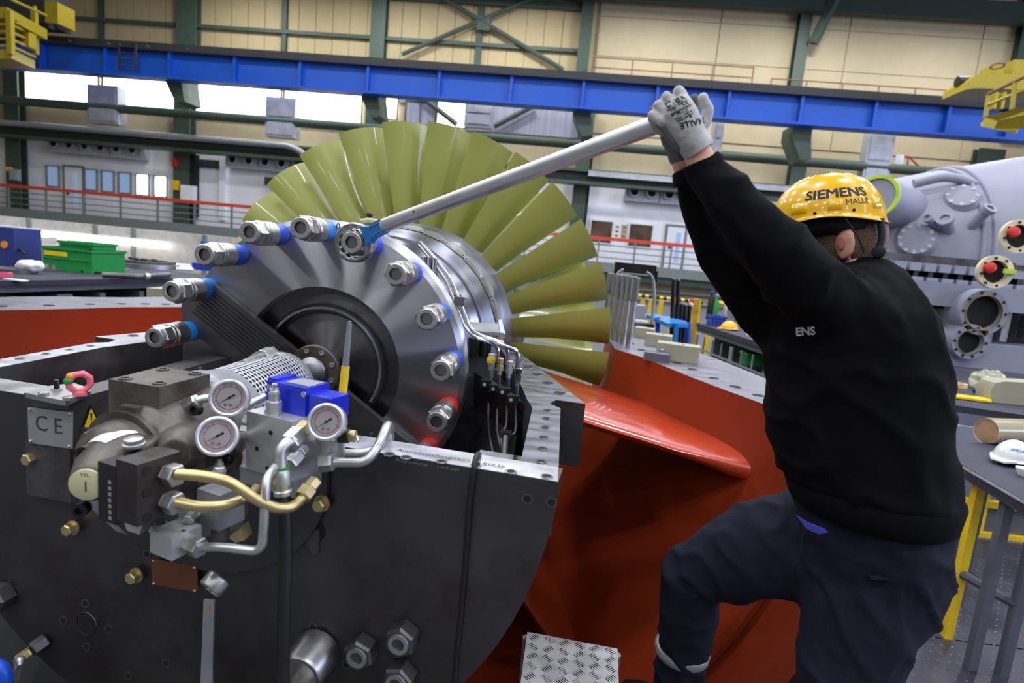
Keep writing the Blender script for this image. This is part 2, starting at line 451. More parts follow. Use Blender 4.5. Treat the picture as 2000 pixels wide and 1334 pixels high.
# wall columns, girts and bracing
st = struct('trim_2')
def column(xt, xb, yt, yb, wpx, Y=YW - .5, m='green_steel', d=.45):
    X = (P(xt, yt, Y).x + P(xb, yb, Y).x) / 2; hw = wpx * Y / F / 2
    z0_, z1_ = P(xb, yb, Y).z, P(xt, yt, Y).z
    g = G(); t = hw * .18
    g.b2((X - hw, Y, z0_), (X + hw, Y + t, z1_)); g.b2((X - t / 2, Y + t, z0_), (X + t / 2, Y + d - t, z1_)); g.b2((X - hw, Y + d - t, z0_), (X + hw, Y + d, z1_))
    return g.obj('column', m, st)
for xt, wpx in ((196, 10), (558, 9), (943, 11)): column(xt, xt - 2, -160, 100 + .06 * (xt - 196), wpx, YW - .2, d=.14)
for xt, xb, wpx in ((365, 362, 40), (747, 737, 28), (1160, 1142, 22), (1592, 1566, 20), (2040, 2010, 34)): column(xt, xb, -200, 110 + .09 * (xt - 365), wpx)
column(22, 25, 100, 470, 32, YW - .6); column(350, 358, 130, 440, 34, YW - .6, d=.5); column(722, 722, 160, 460, 26, YW - .6); column(1142, 1130, 200, 480, 26, YW - .6)
column(1562, 1545, 245, 500, 26, YW - .6); column(1935, 1920, 290, 420, 44, YW - .6, 'dark_green')
for a, b, hh, yy in (((110, 38), (1135, 93), .16, YW - .25), ((760, -8), (1150, 12), .3, YW - .3)):
    z = zl(*a, *b, yy); G().b2((P(*a, yy).x, yy, z - hh / 2), (P(*b, yy).x, yy + .1, z + hh / 2)).obj('girt', 'green_steel', st)
z = zl(1300, -8, 2000, 52, YW - .8)
G().b2((xr - 9, YW - .9, z - .08), (30, YW - .5, z + .7)).obj('wall_beam', 'dark_green', st)
for a, b in (((785, 106), (1120, -38)), ((795, -45), (1100, 136))):
    G().cyl(P(*a, YW - .35), P(*b, YW - .35), .1, n=8).obj('brace', 'green_steel', st)
G().box(P(945, 45, YW - .4), (.6, .06, .6)).obj('gusset', 'green_steel', st)
G().cyl(P(1640, -20, YW - 1), P(1588, 85, YW - .7), .22, n=4).obj('knee_brace', 'green_steel', st)
G().cyl(P(812, 180, YW - .4), P(892, 243, YW - .4), .14, n=6).obj('brace', 'green_steel', st)
G().cyl(P(1045, 205, YW - .4), P(965, 247, YW - .4), .12, n=6).obj('brace', 'green_steel', st)
# corbel brackets that carry the runway
for xx, yy in ((338, 142), (722, 170), (1138, 205), (1568, 250)):
    c = P(xx, yy, YB + .5); s_ = .02
    g = G(); g.prism([c + Vector((-.35, 0, .1)), c + Vector((.35, 0, .1)), c + Vector((.35, 0, -.25)), c + Vector((.5, 0, -1.1)), c + Vector((.1, 0, -1.2)), c + Vector((-.35, 0, -.35))], (0, 1.2, 0))
    g.obj('bracket', 'green_steel', st)
# horizontal green pipe beams, cream band, heavy green beam
def level(name, a, b, th, Y, m, parent=st, d=.3, round_=False):
    z = zl(*a, *b, Y); X0, X1 = P(*a, Y).x, P(*b, Y).x; h = th * Y / F
    g = G()
    if round_: g.cyl((X0, Y, z), (X1, Y, z), h / 2, n=14)
    else: g.b2((X0, Y, z - h / 2), (X1, Y + d, z + h / 2))
    return g.obj(name, m, parent)
level('round_beam', (-60, 180), (1960, 358), 17, YW - 1.6, 'green_steel', round_=True)
level('heavy_beam', (-60, 244), (1960, 412), 24, YW - 1.2, 'dark_green')
level('heavy_beam_flange', (-60, 233), (1960, 401), 5, YW - 1.5, 'green_steel', d=.7)
level('heavy_beam_flange', (-60, 257), (1960, 425), 5, YW - 1.5, 'green_steel', d=.7)
level('cable_tray', (1150, 332), (1700, 388), 10, YW - 1.6, 'duct_zinc', d=.5)
g = G(); pts = [P(-40, 237, YW - 2), P(570, 284, YW - 2), P(604, 308, YW - 2)]
pts[1].z = pts[0].z = (pts[0].z + pts[1].z) / 2
tag(g.tube(bend_path(pts, .4), .13, 12, 1).obj('heating_pipe', 'pipe_grey'), 'fat grey pipe bending down along the green wall beam', 'pipe')
# sheet metal boxes on the wall
for i, (x0, y0, x1, y1, lab) in enumerate(((170, 166, 230, 241, 'grey sheet metal box on the wall left, below the first daylight windows'), (518, 190, 576, 268, 'grey sheet metal box on the wall between the last pair of daylight windows'),
        (907, 196, 962, 248, 'pale louvred box on the siding right of the windows'), (1392, 222, 1412, 320, 'grey sheet metal duct on the wall right behind the raised gloves'), (1690, 258, 1742, 370, 'wide grey duct on the wall above the yellow helmet'))):
    a, b, c, d = wr(x0, y0, x1, y1, YW - 1.75)
    o = thing('wall_duct', lab, 'duct', ((a + b) / 2, YW - 1.75, c), 'sheet metal ducts on the back wall')
    G().b2((a, YW - 1.75, c), (b, YW - 1.2, d)).bev(.03, 1).obj('casing', 'duct_zinc', o)
    G().b2((a + .1, YW - 1.78, c + .12), (b - .1, YW - 1.75, (c + d) / 2 - .05)).obj('cover', 'duct_zinc', o)
    G().b2((a + .1, YW - 1.78, (c + d) / 2 + .05), (b - .1, YW - 1.75, d - .1)).obj('cover', 'duct_zinc', o)
# rows of fan nozzles under the green beam
def nozzles(x0, y0, x1, y1, n, hh, lab):
    a, b = P(x0, y0, YW - .7), P(x1, y1, YW - .7); z = (a.z + b.z) / 2
    o = thing('nozzle_row', lab, 'air nozzles', (a.x, YW - .7, z - hh / 2), 'air nozzle rows below the green beam')
    for i in range(0, n, 2):
        u0 = a.x + (b.x - a.x) * i / n; u1 = a.x + (b.x - a.x) * min(i + 2, n) / n
        G().b2((u0 + .02, YW - .7, z - hh / 2), (u1 - .02, YW - .13, z + hh / 2)).obj('plenum', 'duct_zinc', o)
    for i in range(n):
        X = a.x + (b.x - a.x) * (i + .5) / n
        nz = G().ring((X, YW - .7, z), (0, -1, 0), [(0, .26), (.14, .24), (.14, .17), (0, .18)], 18).obj('nozzle', 'duct_zinc', o)
        G().cyl((X, YW - .72, z), (X, YW - .74, z), .17, n=16).obj('throat', 'black_gap', nz)
nozzles(92, 277, 276, 296, 6, .8, 'row of six round air nozzles on the white gallery wall far left')
nozzles(440, 308, 600, 325, 5, .75, 'row of five round air nozzles behind the leftmost blades')
nozzles(1222, 372, 1392, 388, 5, .8, 'row of round air nozzles on the white wall left of the raised arm')
# gallery wall fittings: black slabs painting the shaded recess and doorway near the column, signal box, small signs
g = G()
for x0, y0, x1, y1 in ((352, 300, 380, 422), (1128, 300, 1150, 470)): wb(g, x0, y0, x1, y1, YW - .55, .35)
tag(g.obj('recess_shade', 'black_gap'), kind='structure')
g = G(); wb(g, 384, 312, 428, 327, YW - .3, .15)
tag(g.obj('wall_grille', 'rail_dark'), 'dark slotted grille on the white gallery wall beside the green column', 'grille')
for i, (x0, y0, x1, y1, m, lab) in enumerate(((336, 352, 347, 371, 'signal_yellow', 'small yellow sign on the green gallery column'), (336, 310, 344, 326, 'signal_red', 'small red alarm box high on the green gallery column'),
        (352, 362, 380, 395, 'white_wall', 'white switch cabinet on the dark recess beside the green column'), (516, 346, 534, 362, 'rail_dark', 'small dark speaker box on the gallery wall left of the blades'), (18, 330, 34, 352, 'duct_zinc', 'small grey switch box on the leftmost gallery column'), (10, 326, 20, 334, 'signal_yellow', 'tiny yellow lamp on the leftmost gallery column'))):
    a, b, c, d = wr(x0, y0, x1, y1, YW - .75)
    o = thing('wall_box', lab, 'box', (a, YW - .75, c))
    G().b2((a, YW - .75, c), (b, YW - .55, d)).bev(.02, 1).obj('case', m, o)
    G().b2((a + .05, YW - .77, c + .05), (b - .05, YW - .75, d - .05)).obj('lid', m, o)
for x0, y0, x1, y1 in ((428, 300, 438, 430),):
    g = G(); wb(g, x0, y0, x1, y1, YW - .3, .2); tag(g.obj('wall_pilaster', 'white_wall'), kind='structure')
# thin brown walkway railing above the crane beam at right
for i, (a, b, lab) in enumerate((((1160, 108), (1472, 136), 'thin brown walkway railing above the blue beam, behind the wrench pipe'), ((1508, 146), (1932, 190), 'thin brown walkway railing above the blue beam, behind the yellow helmet'))):
    Y = YW - 1; z1 = zl(*a, *b, Y); z0 = z1 - .78; X0, X1 = P(*a, Y).x, P(*b, Y).x
    o = thing('walkway_railing', lab, 'railing', (X0, Y, z0), 'walkway railings over the crane beam')
    for z in (z1, (z0 + z1) / 2 - .02): G().cyl((X0, Y, z), (X1, Y, z), .028, n=8).obj('rail', 'brown_thin', o)
    n = 5 if i == 0 else 7
    for j in range(n): G().cyl((X0 + (X1 - X0) * j / (n - 1), Y, z0), (X0 + (X1 - X0) * j / (n - 1), Y, z1), .028, n=8).obj('post', 'brown_thin', o)
# small stair rail by the right column
o = thing('stair_rail', 'small red stair handrail on the wall above the grey casing', 'railing', P(1760, 330, YW - 1))
G().tube([P(1735, 305, YW - 1), P(1775, 306, YW - 1), P(1805, 335, YW - 1)], .04, 8, 1).obj('rail', 'rail_red', o)
for px, py in ((1738, 305), (1774, 306)): G().cyl(P(px, py, YW - 1), P(px - 3, py + 30, YW - 1), .035, n=8).obj('post', 'brown_thin', o)
G().box(P(1756, 312, YW - 1.05), (.35, .05, .4)).obj('sign', 'paper_white', o)
# ------------------------------------------------------------------ overhead cranes
def rod(g, a, b, Y0, Y1, r): return g.cyl(P(*a, Y0), P(*b, Y1), r, n=8)
ck = thing('overhead_crane', 'yellow overhead crane cab platform with railings in the upper left corner', 'crane', P(30, 115, 21))
Y0, Y1 = 19.5, 21.5
g = G(); A, B, C_, D = P(-120, 96, Y0), P(22, 96, Y0), P(68, 118, Y1), P(-80, 118, Y1)
g.prism([A, B, C_, D], (0, 0, -.3)).obj('platform', 'crane_yellow', ck)
G().prism([P(-120, 10, Y0), P(14, 14, Y0), P(92, 58, Y1), P(-80, 40, Y1)], (0, 0, -.35)).obj('upper_deck', 'crane_yellow', ck)
for a, Y in ((20, Y0), (68, Y1), (-60, Y0)):
    G().b2(P(a, 100, Y) + Vector((-.07, -.07, -.1)), P(a, 20, Y) + Vector((.07, .07, 0))).obj('post', 'crane_yellow', ck)
for dy in (0, 14, 28, 42, 56):
    G().cyl(P(-120, 34 + dy, Y0), P(21, 34 + dy, Y0), .05, n=8).obj('rail', 'crane_yellow', ck)
    G().cyl(P(21, 34 + dy, Y0), P(68, 56 + dy * .98, Y1), .05, n=8).obj('rail', 'crane_yellow', ck)
G().b2(P(42, 90, 20.6) + Vector((0, 0, 0)), P(56, 62, 20.6) + Vector((0, .3, 0))).obj('control_box', 'crane_yellow', ck)
G().cyl(P(24, 0, Y0), P(90, 30, Y1), .05, n=8).obj('rail', 'crane_yellow', ck)
G().cyl(P(68, 12, Y1), P(68, 48, Y1), .06, n=8).obj('post', 'crane_yellow', ck)
G().b2(P(88, 44, 22.2), P(112, 4, 22.2) + Vector((0, .8, 0))).bev(.06, 1).obj('buffer_box', 'crane_yellow', ck)
G().cyl(P(100, 44, 22.4), P(98, 56, 22.4), .2, n=14).obj('buffer', 'rubber', ck)
G().b2(P(-60, 34, 22.6), P(86, -30, 22.6) + Vector((0, 1.2, 0))).obj('end_carriage', 'rail_dark', ck)
G().b2(P(-120, 30, 23), P(40, 6, 23) + Vector((0, .6, 0))).obj('motor_housing', 'black_paint', ck)
ck = thing('overhead_crane', 'yellow overhead crane end with black buffer at the upper right edge', 'crane', P(1960, 250, 20))
Yc = 21.0
G().prism([P(1890, 160, Yc), P(1912, 143, Yc), P(2120, 150, Yc), P(2120, 180, Yc), P(1905, 172, Yc), P(1886, 175, Yc)], (0, 1.2, 0)).obj('end_carriage', 'crane_yellow', ck)
G().cyl(P(1869, 160, Yc + .5), P(1900, 160, Yc + .5), .17, n=16).obj('buffer', 'rubber', ck)
G().b2(P(1935, 143, Yc + .4), P(1962, 128, Yc + .4) + Vector((0, .6, 0))).obj('bracket', 'crane_yellow', ck)
G().ring(P(1948, 130, Yc), (0, .2, 1), [(0, .2), (.03, .2), (.03, .15), (0, .15)], 20).obj('hand_wheel', 'brown_thin', ck)
G().b2(P(1975, 150, Yc + .4), P(2080, 122, Yc + .4) + Vector((0, .6, 0))).obj('gearbox', 'crane_yellow', ck)
G().prism([P(1922, 228, 19.6), P(2080, 190, 17.5), P(2120, 236, 17.6), P(1945, 236, 19.2)], (0, 0, -.22)).obj('platform', 'crane_yellow', ck)
G().prism([P(1916, 240, 20), P(1985, 255, 19), P(1990, 250, 19), P(1926, 232, 20)], (0, 0, -.1)).obj('under_brace', 'crane_yellow', ck)
for px, y0, y1, Y in ((1924, 184, 230, 19.6), (1976, 162, 214, 18.6)): G().cyl(P(px, y1, Y), P(px + 7, y0, Y), .06, n=8).obj('post', 'crane_yellow', ck)
for a, b in (((1930, 184), (2060, 122)), ((1927, 206), (2060, 152))): G().cyl(P(*a, 19.6), P(*b, 17.6), .05, n=8).obj('rail', 'brown_thin' if a[1] < 190 else 'crane_yellow', ck)
for px in (1940, 1955): G().b2(P(px, 212, 20.4), P(px + 12, 180, 20.4) + Vector((0, .3, 0))).obj('control_box', 'crane_yellow', ck)
# ================================================================== turbine rotor
AX, ZA, YD = -.812, .996, 1.958                       # shaft centre line and front face of the coupling
AXV = Vector((0, 1, 0))
rot = thing('turbine_rotor', 'steel turbine rotor with bolted coupling disc and a fan of olive green blades', 'rotor', (AX, YD, ZA))
def O(y): return Vector((AX, y, ZA))
def pol(r, deg, y): return Vector((AX + r * math.cos(math.radians(deg)), y, ZA + r * math.sin(math.radians(deg))))
# coupling disc with counterbore, lip ring and shaft end; every face on its own so that the sheen stays crisp
G().ring(O(YD), AXV, [(0, .283), (0, .494), (.010, .512), (.085, .512), (.10, .50), (.10, .283)], 128).obj('coupling_disc', 'turned_steel', rot, 25)
G().ring(O(YD), AXV, [(.055, .205), (.055, .285), (.10, .285), (.10, .205)], 96).obj('counterbore', 'polished_dark', rot)
G().ring(O(YD), AXV, [(.062, .19), (.03, .196), (.018, .205), (.018, .213), (.03, .222), (.062, .226)], 96).obj('lip_ring', 'bright_steel', rot)
G().prof(O(YD), AXV, [(.045, .03), (.045, .188), (.052, .196), (.2, .196)], 96).obj('shaft_end', 'polished_dark', rot)
# neck, cone and hub behind the disc
G().prof(O(YD), AXV, [(.10, .36), (.30, .36), (.32, .40)], 96, cap=False).obj('neck', 'hub_steel', rot, 25)
G().prof(O(YD), AXV, [(.30, .36), (.33, .43), (.36, .445), (.37, .44), (.38, .43), (.62, .445), (.66, .47), (.67, .475), (.67, .485), (.70, .487), (.71, .482)], 96, cap=False).obj('cone', 'hub_steel', rot, 25)
G().prof(O(YD), AXV, [(.71, .482), (.72, .50), (.95, .552), (.97, .560), (1.55, .575)], 128, cap=False).obj('hub_drum', 'hub_steel', rot, 25)
# locking pieces of the blade roots: scalloped plates let into the drum
me = None
for k in range(28):
    a = math.radians(360 / 28 * (k + .5))
    if me is None:
        g = G(); ring_ = []
        for j in range(20):
            t = 2 * PI * j / 20
            da, dy = .067 * math.cos(t) * (1 - .25 * math.sin(t)), .052 * math.sin(t)
            yy = .875 + dy; rr = .5 + (yy - .72) * (.052 / .23) + .0015
            ring_.append(Vector((rr * math.sin(da / .53), yy, rr * math.cos(da / .53))))
        g.rings([ring_, [Vector((p.x * 1.004, p.y, p.z * 1.004)) for p in ring_]])
        me = g.mesh('root_lock', 'milled_steel')
        ol = G(); 
        for s_, q in ((1.09, 1.0005), (1.02, 1.001)): pass
        base_ = ring_; c_ = sum(base_, Vector()) / 20
        ol.rings([[c_ + (p - c_) * 1.07 for p in base_], [c_ + (p - c_) * 1.07 + Vector((0, 0, .0012)) for p in base_]])
        me2 = ol.mesh('root_gap', 'black_gap')
    M = Matrix.Translation((AX, YD, ZA)) @ Matrix.Rotation(a, 4, 'Y')
    o = put('root_lock', me, rot, M)
    c = put('root_gap', me2, o)
# blades: twisted, widening plates
def blade_mesh(name, r0, r1, c0, c1, st0, st1, th, m, camber=.12, nr=9, nc=12):
    g = G(); rs = []
    for i in range(nr):
        s = i / (nr - 1); r = r0 + (r1 - r0) * s; c = c0 + (c1 - c0) * s; st = math.radians(st0 + (st1 - st0) * s)
        sec = []
        up, dn = [], []
        for j in range(nc + 1):
            x = j / nc; xc = (x - .5) * c; y = camber * (1 - .45 * s) * c * 4 * x * (1 - x)
            tt = th * (1 - .55 * s) * (math.sin(PI * min(1, x * 1.02 + .02)) ** .6 + .08)
            up.append((xc, y + tt)); dn.append((xc, y - tt))
        for xc, y in up + dn[::-1][1:-1]:
            # blade chord lies in the (tangent, axial) plane, turned by the stagger angle
            t_ = xc * math.sin(st) + y * math.cos(st); a_ = xc * math.cos(st) - y * math.sin(st)
            ang = t_ / r
            rr = r
            sec.append(Vector((rr * math.sin(ang), a_, rr * math.cos(ang))))
        rs.append(sec)
    g.rings(rs)
    return g.mesh(name, m, 50)
NB = 28
bm1 = blade_mesh('blade', .545, 1.098, .19, .252, 32, 60, .009, 'blade_olive', .27)
for k in range(NB):
    M = Matrix.Translation((AX, 3.23, ZA)) @ Matrix.Rotation(math.radians(90 - 96.0 + 360 / NB * k), 4, 'Y')
    put('blade', bm1, rot, M)
bm2 = blade_mesh('blade', .56, 1.03, .15, .20, -20, -52, .008, 'blade_olive')
for k in range(33):
    put('rear_blade', bm2, rot, Matrix.Translation((AX, 3.56, ZA)) @ Matrix.Rotation(2 * PI / 33 * k + .05, 4, 'Y'))
G().prof(O(3.45), AXV, [(0, .57), (.6, .60), (.62, .1)], 64).obj('rear_drum', 'dark_steel', rot)
# coupling bolts: sleeve, collar, hex nut with bore
def bolt(sl):
    parts = {}
    parts['sleeve'] = G().prof((0, 0, 0), (0, -1, 0), [(0, .0345), (.004, .036), (.074, .036), (.078, .034)], 28).mesh('sleeve', sl)
    parts['collar'] = G().prof((0, 0, 0), (0, -1, 0), [(.072, .036), (.075, .0395), (.128, .0395), (.133, .037), (.135, .0345), (.140, .0345), (.141, .040), (.149, .040), (.152, .037)], 28).mesh('collar', 'nut_steel', 25)
    g = G(); g.prof((0, 0, 0), (0, -1, 0), [(.150, .0355), (.152, .0405), (.186, .0405), (.192, .036)], 6)
    u = g.b
    nut = g.mesh('nut', 'nut_steel', 20); parts['nut'] = nut
    g = G(); g.ring((0, 0, 0), (0, -1, 0), [(.188, .034), (.203, .0315), (.204, .030), (.204, .020), (.201, .0185), (.155, .0185), (.155, .034)], 28)
    parts['nose'] = g.mesh('nose', 'nose_steel', 25)
    parts['bore'] = G().prof((0, 0, 0), (0, -1, 0), [(.2005, .0183), (.152, .0181), (.152, .008), (.13, .0078), (.13, .0005)], 20, cap=False).mesh('bore', 'black_gap', 30)  # near-black lining puts the shade of the bore into its colour
    return parts
sl_of = {0: 'sleeve_cyan', 1: 'sleeve_cyan', 2: 'sleeve_blue', 3: 'sleeve_blue', 4: 'sleeve_cyan', 5: 'sleeve_blue', 6: 'sleeve_blue', 7: 'sleeve_blue', 8: 'sleeve_blue', 9: 'sleeve_red', 10: 'sleeve_red', 17: 'sleeve_red'}
BM = {}
for k in range(18):
    s_ = sl_of.get(k, 'sleeve_red')
    if s_ not in BM: BM[s_] = bolt(s_)
    a = 169.6 - 20 * k
    M = Matrix.Translation(pol(.473, a, YD)) @ Matrix.Rotation(math.radians(17 * k + 8), 4, 'Y')
    root = put('coupling_bolt', BM[s_]['collar'], rot, M)
    for n_ in ('sleeve', 'nut', 'nose', 'bore'): put(n_, BM[s_][n_], root)
# cross bar in front of the disc
YB0 = 1.928
e0, e1 = P(405, 545, YB0), P(850, 905, YB0)
dirb = (e1 - e0).normalized(); dirb.y = 0; dirb.normalize()
nrm = Vector((-dirb.z, 0, dirb.x))
if nrm.z < 0: nrm = -nrm
mid = O(YB0); mid = mid + nrm * -.088
bw = .092
def bp(s, t): return mid + dirb * s + nrm * t
outl = [bp(.52, bw - .02), bp(.50, bw), bp(-.47, bw), bp(-.50, bw - .03), bp(-.515, 0), bp(-.50, -bw + .04), bp(-.46, -bw), bp(.5, -bw), bp(.52, -bw + .03)]
bar = G().prism(outl, (0, .029, 0)).bev(.004, 2).obj('cross_bar', 'dark_steel', rot)
gr = G()
for i in range(9): gr.box(bp(-.29, bw - .02 - i * .013) + Vector((0, -.001, 0)), (.34, .003, .0022), M=Matrix((dirb, (0, 1, 0), -nrm)).transposed())
gr.obj('machined_groove', 'black_steel', bar)
ang_t = math.atan2(dirb.z, dirb.x)
letter('stamped_number', 'SGT5-4000F', .042, 'rim_steel', bar, planar(bp(.385, .022) + Vector((0, -.0015, 0)), dirb, nrm))
letter('stamped_number', 'R 0000 8-6 800', .026, 'rim_steel', bar, planar(bp(-.09, -.03) + Vector((0, -.0015, 0)), dirb, nrm))
# drive flange on the bar, at the shaft centre
fg = G().prof(O(YB0), (0, -1, 0), [(0, .088), (.018, .088), (.022, .084)], 48).obj('drive_flange', 'cast_grey', rot)
sm = G().prof((0, 0, 0), (0, -1, 0), [(0, .009), (.006, .009), (.0065, .005), (.003, .004)], 14).mesh('flange_screw', 'zinc')
for k in range(8): put('flange_screw', sm, fg, Matrix.Translation(pol(.070, 22.5 + 45 * k, YB0 - .021)))
# mark on the disc rim
letter('rim_mark', 'I 0', .03, 'ink', rot, planar(pol(.492, 86, YD - .001), (1, 0, -.05), (.05, 0, 1)))
# probe clusters behind the disc
for a, r_, yy in ((46, .47, YD + .16), (27, .47, YD + .17)):
    b_ = G(); c_ = pol(r_, a, yy); b_.box(c_, (.055, .06, .06)).bev(.004, 1)
    hd = b_.obj('probe_block', 'milled_steel', rot)
    for i in range(3):
        for j in range(2):
            G().cyl(c_ + Vector((-.02 + .02 * i, -.012 + .024 * j, .03)), c_ + Vector((-.02 + .02 * i, -.012 + .024 * j, .075)), .0095, n=12).obj('probe', 'bright_steel', hd)
# twin measuring lines over the disc rim
ml = thing('measuring_line', 'pair of thin steel measuring lines bending over the coupling rim', 'pipe', P(905, 560, 2.1))
for i, dd in enumerate((0, 10)):
    pts = [P(818 + dd * .3, 478 - dd * .5, 2.16), P(845 + dd * .6, 510 - dd * .3, 2.12), P(870 + dd * .9, 545 - dd * .4, 2.1), P(893 + dd * .9, 600 - dd * .2, 2.08), P(908 + dd, 640, 2.06), P(928 + dd, 658 - dd * .3, 2.04), P(975 + dd, 672 - dd * .2, 2.0)]
    G().tube(bend_path(pts, .03), .0065, 10, 1).obj('line', 'bright_steel', ml)
g = G().box(P(897, 588, 2.07), (.035, .02, .03)); G().cyl(P(905, 586, 2.07), P(912, 580, 2.07), .006, n=8).obj('clamp_screw', 'zinc', ml); g.obj('line_clamp', 'dark_steel', ml)
# ================================================================== red intake casing
YAW = math.radians(-6.5)
casing = thing('intake_casing', 'big red lower half of an intake casing with bare steel joint flange', 'casing', (AX, 2.6, ZA - 1.5))
def CL(u, v, w):                                      # the mouth of the casing is skewed a little, its throat is true to the shaft
    k = max(0.0, min(1.0, (3.15 - v) / .45))
    return Vector((AX + u, v - .114 * u * k, ZA + w))
prof_in = [(3.75, 1.118), (3.16, 1.125), (3.10, 1.16), (3.02, 1.235), (2.9, 1.30), (2.7, 1.40), (2.5, 1.49), (2.3, 1.59), (2.1, 1.70), (1.95, 1.80)]
prof_out = [(3.9, 1.42), (3.5, 1.55), (3.2, 1.70), (3.0, 1.80), (2.8, 1.90), (2.6, 1.98), (2.4, 2.06), (2.2, 2.14), (2.0, 2.20), (1.9, 2.24)]
prof_outr = [(3.9, 1.42), (3.5, 1.55), (3.2, 1.66), (3.0, 1.72), (2.8, 1.78), (2.65, 1.81), (2.5, 1.84), (2.35, 1.86)]
g = G(); NS = 72
rs = [[CL(r * math.cos(PI + PI * j / NS), v, r * math.sin(PI + PI * j / NS)) for j in range(NS + 1)] for v, r in prof_in]
rs2 = [[CL((r + .03) * math.cos(PI + PI * j / NS), v, (r + .03) * math.sin(PI + PI * j / NS)) for j in range(NS + 1)] for v, r in prof_in[::-1]]
g.rings(rs + rs2 + rs[:1], False, False)
g.obj('shell', 'casing_red', casing, 60)
for sg in (-1, 1):
    po = prof_out if sg < 0 else prof_outr; pi_ = prof_in if sg < 0 else prof_in[:8]
    a = [CL(sg * r, v, 0) for v, r in pi_]; b = [CL(sg * r, v, 0) for v, r in po]
    f = G()
    for i in range(len(a) - 1):
        f.prism([a[i], a[i + 1], b[i + 1], b[i]], (0, 0, -.10))
    fo = f.obj('joint_flange', 'casing_red', casing)
    f = G()
    for i in range(len(a) - 1): f.face([p + Vector((0, 0, .0015)) for p in (a[i], a[i + 1], b[i + 1], b[i])])
    bmesh.ops.remove_doubles(f.b, verts=f.b.verts[:], dist=.0005); f.obj('flange_face', 'flange_top', fo)
    hm = G().prof((0, 0, 0), (0, 0, 1), [(0, .022), (.0012, .022)], 18).mesh('bolt_hole', 'black_gap')
    for i in range(11):
        s = i / 10 * (8.6 if sg < 0 else 6.8); k = int(s); t = s - k
        pa, pb = pi_[k], pi_[k + 1]; qa, qb = po[k], po[k + 1]
        v1, r1 = pa[0] + (pb[0] - pa[0]) * t, pa[1] + (pb[1] - pa[1]) * t; v2, r2 = qa[0] + (qb[0] - qa[0]) * t, qa[1] + (qb[1] - qa[1]) * t
        for m_ in (.3,): put('bolt_hole', hm, fo, Matrix.Translation(CL(sg * (r1 + (r2 - r1) * m_), v1 + (v2 - v1) * m_, .002)))
# inner wall of the intake round the bearing housing
prof_hub = [(3.05, .60), (2.8, .63), (2.62, .66)]
g = G(); rs = [[CL(r * math.cos(PI + PI * j / 48), v, r * math.sin(PI + PI * j / 48) - .02) for j in range(49)] for v, r in prof_hub]
rs2 = [[CL((r - .03) * math.cos(PI + PI * j / 48), v, (r - .03) * math.sin(PI + PI * j / 48) - .02) for j in range(49)] for v, r in prof_hub[::-1]]
g.rings(rs + rs2 + rs[:1], False, False).obj('inner_cone', 'casing_red', casing, 60)
# struts between inner cone and outer shell
def strut(deg, m='casing_gloss', y0=2.31, L=.70, th=.062, rs_=(.80, 1.62), drop=0.0, sweep=.0):
    g = G(); rr = []
    a = math.radians(deg); rad = Vector((math.cos(a), 0, math.sin(a))); tan = Vector((-math.sin(a), 0, math.cos(a)))
    for i in range(9):
        s = i / 8; r = rs_[0] + (rs_[1] - rs_[0]) * s
        flare = 1 + 1.1 * max(0, (s - .62) / .38) ** 2 + .5 * max(0, (.12 - s) / .12)
        ch = L * (1 - .12 * s); lead = y0 + sweep * s
        sec = []
        for j in range(28):
            t = 2 * PI * j / 28; x = .5 - .5 * math.cos(t); yy = th * flare * (1.48 * math.sqrt(max(x, 0)) * (1 - x) + .05 * (1 - x)) * (1 if t <= PI else -1)
            q = rad * r + tan * yy
            sec.append(CL(q.x, lead + x * ch, q.z))
        rr.append(sec)
    return g.rings(rr).obj('strut', m, casing, 60)
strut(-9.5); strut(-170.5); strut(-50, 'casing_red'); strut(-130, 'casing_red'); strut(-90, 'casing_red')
# rib running round the shell low on the right
g = G(); pts = [CL(1.685 * math.cos(math.radians(t)), 2.1, 1.685 * math.sin(math.radians(t))) for t in range(-70, -9, 4)]
g.tube(pts, .03, 8, 1).obj('weld_rib', 'casing_red', casing)
# ================================================================== bearing housing
HM = Matrix.Translation((AX, 1.257, ZA)) @ Matrix.Rotation(YAW, 4, 'Z')
def H(u, v, w): return Vector((AX + u * math.cos(YAW), 1.257 + u * math.sin(YAW) + v, ZA + w))   # face skewed, length true to the shaft
def Hp(px, py, v=0.0):                                # pixel on the plane of the housing face, v behind it
    n = (HM.to_3x3() @ Vector((0, 1, 0))); o = HM @ Vector((0, v, 0)); d = RW @ _ray(px, py)
    return EYE + d * ((o - EYE).dot(n) / d.dot(n))
HR = HM.to_3x3(); HU, HV, HW = HR @ Vector((1, 0, 0)), HR @ Vector((0, 1, 0)), Vector((0, 0, 1))
hs = thing('bearing_housing', 'dark steel bearing housing with half round front wall and bright top rim', 'housing', (AX, 1.3, ZA - .85))
R0 = .85
XC = -.42                                             # the front wall is cut open between here and +.1 for the pump
def arc(a0, a1, n, R=R0): return [(R * math.cos(math.radians(a0 + (a1 - a0) * i / n)), R * math.sin(math.radians(a0 + (a1 - a0) * i / n))) for i in range(n + 1)]
front = [(-R0, 0), (XC, 0), (XC, -.10), (-.36, -.22), (-.22, -.31), (0, -.335), (.10, -.31), (.14, -.2), (.15, -.02), (.16, 0), (R0, 0)]
poly = front + arc(0, -180, 48)[1:-1]
G().prism([H(u, 0, w) for u, w in poly], HV * .085).bev(.0025, 1).obj('front_wall', 'housing_steel', hs)
